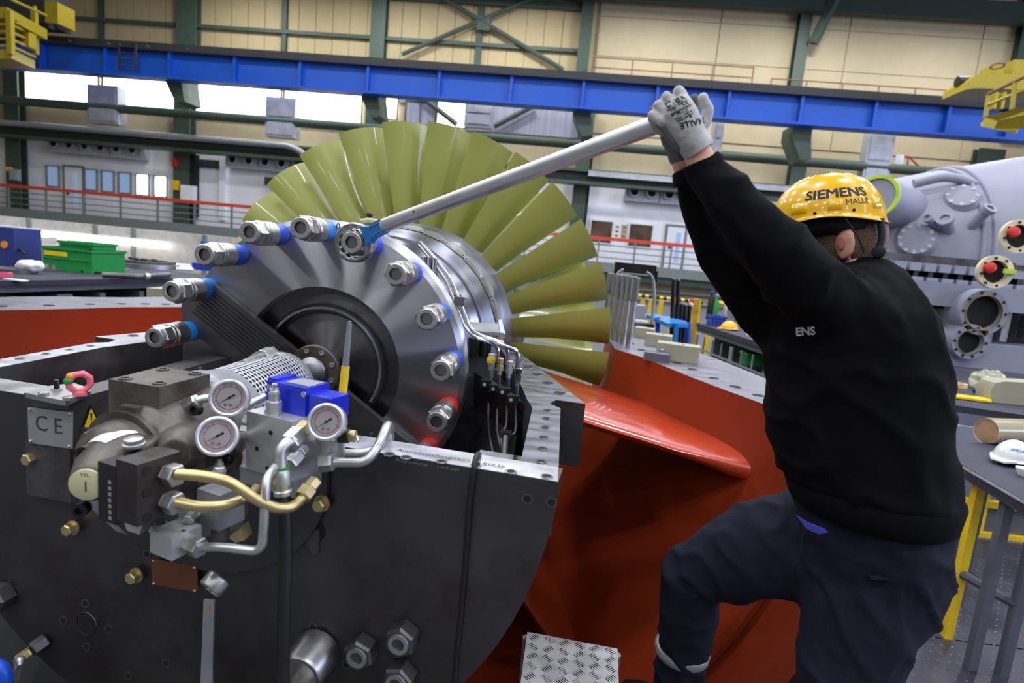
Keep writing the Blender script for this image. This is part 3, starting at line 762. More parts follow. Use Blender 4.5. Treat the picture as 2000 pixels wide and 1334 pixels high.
# bright top rim of the front wall
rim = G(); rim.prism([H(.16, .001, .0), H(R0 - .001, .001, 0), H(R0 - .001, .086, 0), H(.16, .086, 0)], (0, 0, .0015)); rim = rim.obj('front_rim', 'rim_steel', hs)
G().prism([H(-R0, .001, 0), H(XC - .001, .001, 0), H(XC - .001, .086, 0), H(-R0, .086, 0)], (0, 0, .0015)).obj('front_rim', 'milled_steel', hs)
for sg in (-1, 1):
    def S(u, v, w=0): return H(sg * u, v, w)
    wall = [S(.85, .085), S(.85, .60), S(.815, .64), S(.745, .64), S(.765, .56), S(.765, .085)]
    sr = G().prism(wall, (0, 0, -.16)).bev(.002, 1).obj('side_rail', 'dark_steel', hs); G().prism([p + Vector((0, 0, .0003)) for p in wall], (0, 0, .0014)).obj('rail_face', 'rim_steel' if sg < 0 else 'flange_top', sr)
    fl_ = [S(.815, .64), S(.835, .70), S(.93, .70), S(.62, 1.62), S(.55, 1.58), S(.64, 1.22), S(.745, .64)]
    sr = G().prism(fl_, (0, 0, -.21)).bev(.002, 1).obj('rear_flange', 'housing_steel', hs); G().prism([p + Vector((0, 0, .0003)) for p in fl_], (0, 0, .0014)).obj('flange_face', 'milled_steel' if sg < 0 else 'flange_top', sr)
    hm = G().prof((0, 0, 0), (0, 0, 1), [(0, .0085), (.0012, .0085)], 14).mesh('screw_hole', 'black_gap')
    hr = G().ring((0, 0, 0), (0, 0, 1), [(0, .0083), (0, .0125), (.0016, .0125), (.0016, .0083)], 16).mesh('hole_edge', 'bright_steel')
    for v in (.10, .19, .28, .37, .46, .55):
        o = put('screw_hole', hm, hs, Matrix.Translation(S(.81, v, .0022))); put('hole_edge', hr, o)
    hm = G().prof((0, 0, 0), (0, 0, 1), [(0, .017), (.0012, .017)], 16).mesh('flange_hole', 'black_gap')
    hr = G().ring((0, 0, 0), (0, 0, 1), [(0, .0168), (0, .0215), (.0016, .0215), (.0016, .0168)], 18).mesh('hole_edge', 'bright_steel')
    for i in range(6):
        t = i / 5; o = put('flange_hole', hm, hs, Matrix.Translation(S(.845 - .225 * t, .80 + .66 * t, .0022))); put('hole_edge', hr, o)
hm = G().prof((0, 0, 0), (0, 0, 1), [(0, .009), (.0012, .009)], 14).mesh('screw_hole', 'black_gap')
hr = G().ring((0, 0, 0), (0, 0, 1), [(0, .0088), (0, .013), (.0016, .013), (.0016, .0088)], 16).mesh('hole_edge', 'bright_steel')
for px, py in ((760, 888), (793, 894), (862, 902), (930, 908), (998, 922), (1068, 931)):
    q = Q(px, py, ZA + .002); o = put('screw_hole', hm, hs, Matrix.Translation(q)); put('hole_edge', hr, o)
g = G(); bar_ = [(.085, .78), (.7, .76), (1.35, .60)]
rs = [[H(r * math.cos(PI + PI * j / 40), v, r * math.sin(PI + PI * j / 40) - .1) for j in range(41)] for v, r in bar_]
rs2 = [[H((r - .04) * math.cos(PI + PI * j / 40), v, (r - .04) * math.sin(PI + PI * j / 40) - .1) for j in range(41)] for v, r in bar_[::-1]]
g.rings(rs + rs2 + rs[:1], False, False).obj('barrel', 'dark_steel', hs, 50)
G().prism([H(-.6, 1.35, -.06), H(.6, 1.35, -.06)] + [H(.58 * math.cos(math.radians(a)), 1.35, .58 * math.sin(math.radians(a)) - .1) for a in range(0, -181, -12)], HV * .04).obj('rear_wall', 'dark_steel', hs)
# pencil notes on the rim
def rimtext(body, px, py, size, m='ink'):
    c = Q(px, py, ZA + .0035); letter('pencil_note', body, size, m, rim, planar(c, HU, HV))
rimtext('Antriebsstellung', 828, 886, .019); rimtext('623,02', 898, 897, .018); rimtext('Kupplung - 145,68', 834, 908, .019); rimtext('818,56', 965, 908, .018)
# fittings of the front wall
def onface(px, py, dv=0.0): return Hp(px, py, dv)
fh = G().prof((0, 0, 0), (0, -1, 0), [(0, .0085), (.001, .0085)], 14).mesh('tapped_hole', 'black_gap')
fr_ = G().ring((0, 0, 0), (0, -1, 0), [(0, .0083), (0, .012), (.0014, .012), (.0014, .0083)], 16).mesh('hole_edge', 'dark_steel')
FM = Matrix.Rotation(YAW, 4, 'Z')
for px, py in ((1030, 974), (1077, 981), (612, 1225), (677, 1297), (113, 880), (125, 930), (167, 1178), (124, 1212), (213, 1229), (169, 1263), (325, 1295), (250, 1320), (526, 1060), (412, 1105), (287, 1082)):
    o = put('tapped_hole', fh, hs, Matrix.Translation(onface(px, py)) @ FM); put('hole_edge', fr_, o)
# round pocket, lower left
c = onface(168, 1218)
pk = G().ring(c, -HV, [(-.05, .027), (.001, .029), (.0015, .032), (0, .033), (-.05, .033)], 32).obj('oil_pocket', 'dark_steel', hs)
G().cyl(c + HV * .0, c - HV * .0006, .0275, n=28).obj('pocket_floor', 'black_gap', pk)
# slanted slot on the right of the pump plate
c = onface(615, 1035)
o = G().prof(c, -HV, [(0, .028), (.0012, .027)], 28).obj('slanted_bore', 'black_gap', hs)
G().prism([c + HU * -.02 + HW * -.006 - HV * .002, c + HU * .012 + HW * .004 - HV * .002, c + HU * .014 + HW * -.05 - HV * .002, c + HU * .002 + HW * -.062 - HV * .002, c + HU * -.016 + HW * -.04 - HV * .002], HV * -.002).obj('bore_lip', 'dark_steel', o)
# big spigot and its cap
c = onface(622, 1268)
sp = G().prof(c, -HV + Vector((0, 0, -.12)), [(0, .055), (.03, .055), (.035, .052), (.075, .052), (.082, .047), (.082, .04), (.05, .039)], 40).obj('spigot', 'nut_steel', hs)
# three large nuts
nm = G(); nm.prof((0, 0, 0), (0, -1, 0), [(0, .034), (.003, .0365), (.036, .0365), (.042, .032)], 6)
nmesh = nm.mesh('large_nut', 'dark_steel', 20)
nb = G().ring((0, 0, 0), (0, -1, 0), [(.041, .024), (.0455, .023), (.0455, .0145), (.03, .0135), (.03, .024)], 24).mesh('nut_face', 'milled_steel')
nbo = G().prof((0, 0, 0), (0, -1, 0), [(.034, .014), (.036, .014)], 16).mesh('nut_bore', 'black_gap')
for i, (px, py) in enumerate(((713, 1262), (792, 1236), (787, 1312), (14, 1158))):
    o = put('large_nut', nmesh, hs, Matrix.Translation(onface(px, py)) @ FM @ Matrix.Rotation(.35 + .2 * i, 4, 'Y')); put('nut_face', nb, o); put('nut_bore', nbo, o)
# gold coloured hex bolts of the pump plate
pl = G(); cpl = onface(395, 905)
pts = []
for i in range(64):
    a = math.radians(180 + 180 * i / 63); pts.append(cpl + HU * .325 * math.cos(a) + HW * .325 * math.sin(a) * .80)
pts += [cpl + HU * .325 + HW * .06, cpl - HU * .325 + HW * .06]
pts = [p - HV * .001 for p in pts]
hole = [(-.17, .06), (-.20, -.05), (-.15, -.14), (-.02, -.19), (.12, -.14), (.17, -.03), (.17, .06)]
pln = G().prism(pts[:-2] + [cpl + HU * .325 + HW * .04 - HV * .001] + [cpl + HU * u + HW * (w if w < .06 else .04) - HV * .001 for u, w in hole[::-1]] + [cpl - HU * .325 + HW * .04 - HV * .001], HV * -.012).obj('pump_plate', 'housing_steel', hs)
hb = G(); hb.prof((0, 0, 0), (0, -1, 0), [(0, .019), (.004, .019)], 20); hb.prof((0, 0, 0), (0, -1, 0), [(.004, .0155), (.020, .0155), (.0225, .013)], 6)
hbm = hb.mesh('hex_bolt', 'brass_zinc', 25)
for i, (px, py) in enumerate(((75, 891), (152, 1026), (275, 1118), (635, 978))):
    put('hex_bolt', hbm, hs, Matrix.Translation(onface(px, py) - HV * .012) @ FM @ Matrix.Rotation(.3 * i, 4, 'Y'))
# bronze plate below the pump
c = onface(350, 1117)
q = [onface(305, 1086), onface(393, 1101), onface(394, 1150), onface(306, 1135)]
bpz = G().prism([p - HV * .012 for p in q], HV * -.003).obj('name_plate', 'plate_bronze', hs)
for p in q: G().ball(p.lerp(c, .1) - HV * .016, .0035, n=8).obj('plate_rivet', 'brass_zinc', bpz)
# left block beside the pump: alu plate with CE, warning triangle, lifting eye
bx0 = Hp(45, 790, -.02); bx1 = Hp(133, 798, -.02)
zt_ = ZA + .012
def LB(u, v, w): return H(u, v, w)
u0, u1 = (HM.inverted() @ bx0).x, (HM.inverted() @ bx1).x
blk = G().prism([H(u0, -.02, zt_ - ZA), H(u1, -.02, zt_ - ZA), H(u1 + .02, .62, zt_ - ZA), H(u1 - .06, .62, zt_ - ZA), H(u1 - .07, .10, zt_ - ZA), H(u0, .07, zt_ - ZA)], (0, 0, -.26)).bev(.004, 2).obj('pump_bracket', 'dark_steel', hs)
def Hv(px, py, v): return Hp(px, py, v)
cq = [Hp(56, 795, -.022), Hp(143, 805, -.022), Hp(143, 876, -.022), Hp(58, 864, -.022)]
ce = G().prism(cq, -HV * .003).obj('ce_plate', 'plate_alu', hs)
cc = sum(cq, Vector()) / 4
letter('ce_letter', 'C', .055, 'dark_steel', ce, planar(cc - HV * .0035 + HW * .006 - HU * .024, HU, HW)); letter('ce_letter', 'E', .055, 'dark_steel', ce, planar(cc - HV * .0035 + HW * .006 + HU * .024, HU, HW))
for p in cq: G().ball(p.lerp(cc, .12) - HV * .004, .004, n=8).obj('plate_rivet', 'zinc', ce)
# warning triangle on the inner side of the bracket
tw = H(u1, -.02, 0); d1 = (H(u1 + .02, .62, 0) - tw).normalized(); nn = Vector((d1.y, -d1.x, 0))
def onside(s, w): return tw + d1 * s + HW * w + nn * .0025
tr = G().prism([onside(.028, -.075), onside(.092, -.075), onside(.060, -.012)], nn * .001).obj('warning_sign', 'ink', hs)
G().prism([onside(.036, -.0705), onside(.084, -.0705), onside(.060, -.022)], nn * .0016).obj('sign_field', 'hatch_yellow', tr)
g = G(); g.prism([onside(.0572, -.034), onside(.0628, -.034), onside(.0612, -.054), onside(.0588, -.054)], nn * .0021); g.prism([onside(.0582, -.058), onside(.0618, -.058), onside(.0618, -.063), onside(.0582, -.063)], nn * .0021); g.obj('exclamation_mark', 'ink', tr)
# plate with lifting eye
pz = zt_ + .001
pq = [Q(50, 777, pz), Q(128, 793, pz), Q(177, 773, pz), Q(177, 768, pz), Q(146, 757, pz), Q(100, 762, pz)]
lp = thing('lifting_plate', 'small steel plate with bolts and a pink lifting eye on the housing corner', 'plate', pq[0])
G().prism(pq, (0, 0, .012)).bev(.001, 1).obj('plate', 'milled_steel', lp)
for px, py in ((85, 772), (133, 781)):
    G().prof(Q(px, py, pz + .012), (0, 0, 1), [(0, .011), (.007, .011), (.0085, .009)], 6).obj('hex_bolt', 'zinc', lp)
c = Q(111, 763, pz + .012)
st_ = G().prof(c, (0, 0, 1), [(0, .0115), (.006, .0115)], 6).obj('stud_nut', 'zinc', lp); G().prof(c, (0, 0, 1), [(.006, .0062), (.026, .0062), (.027, .0055)], 14).obj('stud', 'black_steel', lp)
c = Q(156, 771, pz + .012) + Vector((0, 0, .030))
ey = G(); N = 40; rs = []
fd = (EYE - c); fd.z = 0; fd.normalize(); fd = (fd + Vector((.25, 0, 0))).normalized(); su = fd.cross(HW).normalized()
for i in range(8):
    a = 2 * PI * i / 8 + .3; R_ = .0225
    ring8 = []
    for j in range(10):
        t = 2 * PI * j / 10; rr = R_ + .0078 * math.cos(t)
        ring8.append(c + (su * math.cos(a) + HW * math.sin(a)) * rr + fd * .0088 * math.sin(t))
    rs.append(ring8)
ey.rings(rs + rs[:1], True, False); ey.obj('eye_ring', 'pink_paint', lp, 50)
G().prof(c - Vector((0, 0, .031)), (0, 0, 1), [(0, .015), (.008, .014), (.012, .009)], 20).obj('eye_base', 'pink_paint', lp)
G().ball(c - su * -.0 + (su * math.cos(.25) + HW * math.sin(.25)) * .0225, (.0105, .0105, .0105), n=10).obj('green_mark', 'green_paint', lp); G().ball(c + (su * math.cos(.75) + HW * math.sin(.75)) * .024, .0098, n=10).obj('orange_mark', 'orange_paint', lp)
# ------------------------------------------------------------------ oil lines in the housing, right of the disc
ol = thing('oil_line_set', 'four steel oil lines with hex fittings and clamps inside the housing right of the disc', 'pipes', P(985, 880, 1.75))
tops = [(958, 705, 2.02), (975, 714, 1.99), (993, 720, 1.95), (1010, 735, 1.9)]
arcs = [None, (978, 690, 686), (996, 690, 690), (1013, 697, 695)]
bt = [(962, 860), (977, 850), (983, 850), (990, 852)]
for i, (px, py, Y) in enumerate(tops):
    G().prof(P(px, py + 18, Y), (0, 0, 1), [(0, .0085), (.015, .0085), (.0155, .0125), (.035, .0125), (.0355, .009), (.041, .009), (.042, .0125), (.058, .0125), (.06, .008)], 6).obj('hex_fitting', ['zinc', 'brass_zinc', 'zinc', 'bright_steel'][i], ol)
    G().tube([P(px, py + 14, Y), P(px - 2, py + 60, Y), P(px - 4, py + 110, Y - .03), P(bt[i][0] - 4, bt[i][1], Y - .05), P(bt[i][0] + 6 if i < 2 else bt[i][0], bt[i][1] + 44, Y - .1)], .006, 10, 6).obj('drop_line', 'dark_steel', ol)
    G().box(P(px - 8, py + 44, Y - .02), (.04, .03, .026)).bev(.004, 2).obj('pipe_clamp', 'black_paint', ol)
    G().cyl(P(px - 12, py + 46, Y - .035), P(px - 12, py + 46, Y - .05), .006, n=10).obj('clamp_screw', 'zinc', ol)
G().prof(P(958, 708, 2.0), (0, 0, 1), [(0, .014), (.012, .014), (.013, .012), (.02, .012)], 18).obj('yellow_cap', 'signal_yellow', ol)
for i, (sx, sy, ex, ey_, Y) in enumerate(((934, 662, 973, 700, 1.99), (944, 660, 992, 706, 1.95), (950, 664, 1012, 716, 1.9))):
    G().tube(bend_path([P(sx, sy, 2.02), P(ex - 4, sy + 12 + 4 * i, Y), P(ex, sy + 24 + 4 * i, Y), P(ex - 2, ey_ + 6, Y)], .03), .0075, 10, 1).obj('feed_line', 'bright_steel', ol)
G().prism([P(925, 726, 2.06), P(1024, 790, 1.88), P(1032, 860, 1.88), P(925, 800, 2.06)], (.01, .02, 0)).obj('clamp_rail', 'black_paint', ol)
G().box(P(988, 848, 1.78), (.035, .03, .02)).obj('pipe_clamp', 'black_paint', ol)
G().tube([P(988, 852, 1.77), P(984, 905, 1.72)], .012, 12, 1).obj('collector_pipe', 'dark_steel', ol)
bx = thing('sensor_box', 'pale steel sensor box on black sockets behind the disc', 'box', P(945, 700, 2.2))
G().prism([P(915, 634, 2.3), P(972, 638, 2.25), P(976, 656, 2.15), P(920, 652, 2.18)], (0, 0, .012)).bev(.003, 1).obj('lid', 'plate_alu', bx)
G().prism([P(972, 634, 2.3), P(980, 634, 2.3), P(986, 662, 2.2), P(976, 660, 2.15)], (0, 0, .02)).obj('end_cheek', 'milled_steel', bx)
for px in (926, 952): G().prof(P(px, 686, 2.16), (0, 0, 1), [(-.02, .026), (.05, .026)], 20).obj('socket', 'black_paint', bx)
G().b2(P(912, 735, 2.17) , P(966, 690, 2.17) + Vector((0, .05, 0))).obj('socket_bracket', 'dark_steel', bx)
G().b2(P(957, 706, 2.1), P(971, 676, 2.1) + Vector((0, .03, 0))).obj('bright_post', 'plate_alu', bx)
G().prism([H(.62, .30, -.14), H(.75, .30, -.14), H(.75, .52, -.14), H(.62, .52, -.14)], (0, 0, -.25)).obj('inner_ledge', 'milled_steel', hs)
# ================================================================== hydraulic turning pump on the shaft line
pu = thing('hydraulic_pump', 'grey hydraulic pump unit with gauges, blue valve and brass pipes on the housing', 'pump', (AX, 1.2, ZA - .3))
def hexn(a, b, r, m='zinc', name='hex_nut', parent=None):
    a, b = Vector(a), Vector(b); d = (b - a); L = d.length
    return G().prof(a, d, [(0, r * .92), (L * .08, r), (L * .92, r), (L, r * .92)], 6).obj(name, m, parent or pu, 20)
# shaft and coupling to the bar
G().prof(O(1.885), (0, -1, 0), [(0, .05), (.006, .047), (.012, .034), (.215, .033)], 40).obj('drive_shaft', 'milled_steel', pu)
# end plate of the guard
G().prof(O(1.68), (0, -1, 0), [(0, .096), (.004, .102), (.036, .102), (.04, .098)], 48).obj('end_plate', 'plate_alu', pu)
# perforated guard: sheet with real holes, two strips with a gap at the top left
GR, GY0, GY1 = .106, 1.645, 1.365
NA, NY = 27, 19
g = G()
def gp(i, j, dr=0.0):
    a = math.radians(180 - (i / NA) * 205 + 18); return Vector((AX + (GR + dr) * math.cos(a), GY0 + (GY1 - GY0) * j / NY, ZA + (GR + dr) * math.sin(a)))
for i in range(NA):
    for j in range(NY):
        if 8 <= i <= 11 and j < 9: continue
        c = [gp(i, j), gp(i + 1, j), gp(i + 1, j + 1), gp(i, j + 1)]
        m_ = sum(c, Vector()) / 4
        off = Vector((0, 0, 0))
        mids = [(c[k] + c[(k + 1) % 4]) / 2 for k in range(4)]
        hl = []
        for k in range(4):
            hl.append(m_ + (c[k] - m_) * .54); hl.append(m_ + (mids[k] - m_) * .76)
        ou = []
        for k in range(4): ou += [c[k], mids[k]]
        for k in range(8): g.face([ou[k], ou[(k + 1) % 8], hl[(k + 1) % 8], hl[k]])
bmesh.ops.remove_doubles(g.b, verts=g.b.verts[:], dist=.0002)
go = g.obj('perforated_guard', 'guard_sheet', pu)
md = go.modifiers.new('sheet', 'SOLIDIFY'); md.thickness = .002
G().prof(O(1.64), (0, -1, 0), [(0, .097), (.27, .097)], 40).obj('dark_coupling_core', 'black_gap', pu)  # coupling core, black and oversized to paint shade behind the guard holes
# solid band with plug, bell and flange
G().ring(O(1.365), (0, -1, 0), [(0, .102), (0, .1075), (.065, .1125), (.065, .102)], 64).obj('guard_band', 'plate_alu', pu)
G().prof(O(1.335) + Vector((-.042, 0, .1)), (-.38, 0, 1), [(0, .014), (.004, .014), (.005, .0095), (.012, .0095), (.013, .007)], 14).obj('plug_screw', 'black_steel', pu)
G().prof(O(1.30), (0, -1, 0), [(0, .110), (.006, .118), (.04, .121), (.046, .117), (.06, .10)], 64).obj('bell_flange', 'plate_alu', pu)
# hose nipple on top of the guard
g = G(); g.tube([P(474, 712, 1.47), P(496, 703, 1.53), P(522, 693, 1.60)], .012, 12, 4); g.obj('hose_nipple', 'zinc', pu)
hexn(P(512, 697, 1.57), P(530, 689, 1.61), .021, 'zinc')
G().prism([P(485, 697, 1.64), P(500, 687, 1.65), P(534, 676, 1.66), P(545, 686, 1.66), P(540, 692, 1.65), P(500, 703, 1.63)], (0, .02, -.02)).obj('guard_bracket', 'cast_grey', pu)
# cast pump body (baked from overlapping solids into one skin)
def bake(g, name, m, voxel, parent, smooth=4, fn=None):
    b = g.b; bmesh.ops.recalc_face_normals(b, faces=b.faces[:])
    me = bpy.data.meshes.new(name); b.to_mesh(me); b.free()
    o = bpy.data.objects.new(name, me); COL.objects.link(o)
    r = o.modifiers.new('r', 'REMESH'); r.mode = 'VOXEL'; r.voxel_size = voxel; r.use_smooth_shade = True
    if smooth:
        s = o.modifiers.new('s', 'SMOOTH'); s.iterations = smooth; s.factor = .5
    dg = bpy.context.evaluated_depsgraph_get(); dg.update()
    m2 = bpy.data.meshes.new_from_object(o.evaluated_get(dg))
    bpy.data.objects.remove(o); bpy.data.meshes.remove(me)
    m2.name = name
    if fn:
        nr = [v.normal.copy() for v in m2.vertices]
        for v, n in zip(m2.vertices, nr): v.co = v.co + n * fn(v.co, n)
    m2.materials.clear(); m2.materials.append(MATS[m])
    for p in m2.polygons: p.use_smooth = True
    m2.update()
    return put(name, m2, parent)
g = G()
g.prof(O(1.27), (0, -1, 0), [(0, .105), (.04, .105), (.08, .095), (.14, .088), (.18, .08), (.2, .06)], 40)
g.prof(O(1.13) + Vector((-.02, 0, -.015)), (-.1, -1, -.02), [(0, .08), (.05, .08), (.11, .07), (.13, .05)], 32)
# regulator block on top
c = O(1.175) + Vector((-.026, 0, .072)); g.box(c - Vector((0, 0, .03)), (.10, .13, .05), rz=-.12)
g.cyl(O(1.10) + Vector((-.072, -.03, .005)), O(1.24) + Vector((-.08, 0, .005)), .04, n=24)
g.prof(O(1.16) + Vector((.05, 0, .0)), (.4, -1, .1), [(0, .055), (.10, .045), (.13, .03)], 24)
g.ball(O(1.10) + Vector((-.085, 0, -.01)), .035); g.ball(O(1.12) + Vector((.03, 0, -.05)), .07)
body = bake(g, 'pump_body', 'cast_grey', .0045, pu, 3)
G().box(c, (.122, .145, .105), rz=-.12).bev(.010, 3).obj('regulator_block', 'cast_grey', body)
G().box(c + Vector((.0, -.09, -.02)), (.04, .02, .06), rz=-.12).bev(.006, 2).obj('block_lug', 'cast_grey', body)
tp = c + Vector((0, 0, .0535))
for dx, dy in ((-.044, -.05), (.036, -.056), (-.036, .056), (.044, .05)):
    p = tp + Vector((dx, dy, -.001)); G().ring(p, (0, 0, 1), [(-.006, .008), (.003, .008), (.003, .013), (-.006, .014)], 18).obj('screw_boss', 'cast_grey', body); G().cyl(p - Vector((0, 0, .003)), p + Vector((0, 0, .001)), .0078, n=6).obj('cap_screw', 'black_steel', body)
G().box(O(1.262) + Vector((0, 0, -.005)), (.205, .026, .175)).bev(.008, 2).obj('flange_plate', 'cast_grey', body)
for sx_ in (-.085, .085):
    for sz_ in (-.075, .065): G().prof(O(1.249) + Vector((sx_, 0, sz_)), (0, -1, 0), [(0, .013), (.016, .013), (.017, .011), (.0171, .007), (.010, .006)], 18).obj('socket_screw', 'black_steel', body)
G().ring(O(1.075) + Vector((-.03, 0, -.015)), (-.1, -1, -.02), [(-.010, .07), (-.010, .088), (.010, .090), (.010, .07)], 48).obj('body_ring', 'cast_grey', body)
# front end: swash housing with round cap, sticker and black port block
cap_c = P(170, 946, .925); axd = (O(1.12) + Vector((-.03, 0, -.012)) - cap_c).normalized()
g = G(); g.prof(cap_c, axd, [(0, .030), (.004, .035), (.015, .037), (.05, .052), (.09, .062), (.15, .066), (.19, .06)], 40); g.box(cap_c + axd * .10 + Vector((.03, .0, 0)), (.08, .08, .10), rz=.2)
g.cyl(cap_c + axd * .1 + Vector((-.055, 0, .035)), cap_c + axd * .17 + Vector((-.055, 0, .035)), .022); g.cyl(cap_c + axd * .07 + Vector((-.05, 0, -.04)), cap_c + axd * .17 + Vector((-.05, 0, -.04)), .02)
fe = bake(g, 'swash_housing', 'cast_grey', .005, pu, 5)
cp = G().prof(cap_c - axd * .004, axd, [(0, .0275), (.001, .029), (.012, .029)], 36).obj('end_cap', 'cap_cream', pu)
uu, vv = frame(axd); uu = Vector((1, 0, 0)) - axd * axd.x; uu.normalize(); vv = uu.cross(-axd).normalized(); vv = -vv if vv.z < 0 else vv
letter('cap_mark', '1', .03, 'ink', cp, planar(cap_c - axd * .0048 - vv * .004, uu, vv), bold=-.0004); letter('cap_mark', 'TYL.', .009, 'ink', cp, planar(cap_c - axd * .0048 + vv * .019, uu, vv))
for px, py, Y in ((172, 880, .99), (158, 930, 1.02), (165, 990, 1.0)):
    hexg = G().prof(P(px, py, Y), -axd, [(0, .014), (.018, .014), (.019, .012), (.0191, .007), (.012, .006)], 18).obj('socket_screw', 'black_steel', pu)
stk = [P(186, 872, 1.0), P(232, 838, 1.05), P(262, 846, 1.05), P(212, 892, 1.0)]
# sticker follows the top of the front housing
sg_ = G()
def topz(x, y, o=fe):
    hit, loc, n, i = o.ray_cast(Vector((x, y, 2.0)), Vector((0, 0, -1)))
    return loc.z if hit else ZA + .03
sc = cap_c + axd * .11
NSX = 8
rows = []
bpy.context.view_layer.update()
du, dv_ = Vector((.92, -.25, 0)), Vector((.25, .97, 0))
for i in range(NSX + 1):
    row = []
    for j in range(NSX + 1):
        q_ = sc + du * (-.024 + .05 * i / NSX) + dv_ * (-.045 + .066 * j / NSX); row.append(Vector((q_.x, q_.y, topz(q_.x, q_.y) + .0012)))
    rows.append(row)
sg_.rings(rows, False, False); sg_.obj('type_sticker', 'paper_white', pu)
G().prof(P(262, 870, .99), (0, -.1, 1), [(0, .019), (.005, .019), (.006, .016), (.014, .016), (.015, .014)], 24).obj('vent_plug', 'zinc', pu)
# black port block
pbc = P(262, 945, .965)
PM = Matrix.Rotation(-.28, 3, 'Z')
pb = G().box(pbc, (.045, .10, .108), M=PM).bev(.003, 2).obj('port_block', 'black_steel', pu)
pb2c = P(292, 947, .945); pb2 = G().box(pb2c, (.052, .085, .112), M=PM).bev(.003, 2).obj('port_plate', 'housing_steel', pu)
for dz in (.04, .0, -.045): G().cyl(pb2c + PM @ Vector((.0262, -.025, dz)), pb2c + PM @ Vector((.0275, -.025, dz)), .0085, n=16).obj('port_hole', 'black_gap', pb2)
for k in range(7): G().box(pbc + PM @ Vector((.008, -.0505, .022 - .011 * k)), (.007, .001, .006), M=PM).obj('cast_digit', 'plate_alu', pb)
# fittings and brass pipes
ax_ = PM @ Vector((1, 0, 0))
for py, Yc_ in ((921, .955), (975, .955)):
    a = P(316, py, Yc_); hexn(a, a + ax_ * .016, .0185, 'zinc'); hexn(a + ax_ * .0165, a + ax_ * .04, .0205, 'zinc')
G().tube([P(345, 926, .94), P(395, 930, .945), P(440, 939, .95), P(470, 955, .955), P(505, 978, .965), P(540, 992, .98), P(570, 990, 1.0), P(592, 972, 1.03), P(608, 950, 1.06)], .0098, 14, 6).obj('brass_pipe', 'brass_zinc', pu)
G().tube([P(345, 981, .945), P(390, 989, .95), P(435, 987, .965), P(468, 977, .985), P(490, 966, 1.01), P(500, 955, 1.04)], .0098, 14, 6).obj('brass_pipe', 'brass_zinc', pu)
hexn(P(590, 972, 1.03), P(604, 955, 1.05), .017, 'brass_zinc'); hexn(P(605, 953, 1.055), P(618, 938, 1.07), .014, 'brass_zinc')
# manifold block
MBM = Matrix.Rotation(-.30, 3, 'Z')
mbc = P(556, 862, 1.18) + Vector((0, .02, 0))
mb = G().box(mbc, (.122, .12, .128), M=MBM).bev(.0025, 2).obj('manifold', 'alu', pu)
for dx, dz in ((.006, .03), (-.030, -.012), (.042, -.03), (.0, -.05)):
    p = mbc + MBM @ Vector((dx, -.0605, dz)); G().cyl(p, p - MBM @ Vector((0, .0008, 0)), .005, n=14).obj('port_hole', 'black_gap', mb)
G().box(mbc + Vector((-.004, .005, -.082)), (.15, .12, .036), M=MBM).bev(.002, 1).obj('manifold_foot', 'plate_alu', pu)
G().prof(mbc + MBM @ Vector((-.02, -.045, .064)), (0, 0, 1), [(0, .006), (.008, .006), (.0085, .003)], 12).obj('cap_screw', 'zinc', pu)
# blue directional valve
vb = mbc + MBM @ Vector((.005, .018, .095))
VM = MBM
v1 = G().box(vb, (.105, .075, .062), M=VM).bev(.004, 2).obj('valve_body', 'valve_blue', pu)
G().box(vb + VM @ Vector((.082, .0, -.006)), (.06, .062, .046), M=VM).bev(.004, 2).obj('solenoid', 'valve_blue', v1)
G().box(vb + VM @ Vector((.02, -.002, .031)), (.06, .05, .006), M=VM).bev(.002, 1).obj('valve_plate', 'plate_alu', v1)
G().box(vb + VM @ Vector((-.045, .0, .026)), (.022, .06, .02), M=VM).bev(.003, 1).obj('valve_ridge', 'valve_blue', v1)
for dx in (-.045, .048): G().cyl(vb + VM @ Vector((dx, -.0375, .018)), vb + VM @ Vector((dx, -.040, .018)), .006, n=12).obj('valve_screw', 'zinc', v1)
# relief cartridge in front of the valve
rc = mbc + MBM @ Vector((-.004, -.043, .064))
hexn(rc, rc + Vector((0, 0, .030)), .0155, 'alu', 'relief_hex')
G().prof(rc, (0, 0, 1), [(.03, .0115), (.046, .0115), (.047, .009), (.050, .0105), (.053, .0085), (.056, .0085), (.057, .0055), (.066, .0055), (.067, .004)], 20).obj('relief_cartridge', 'zinc', pu)
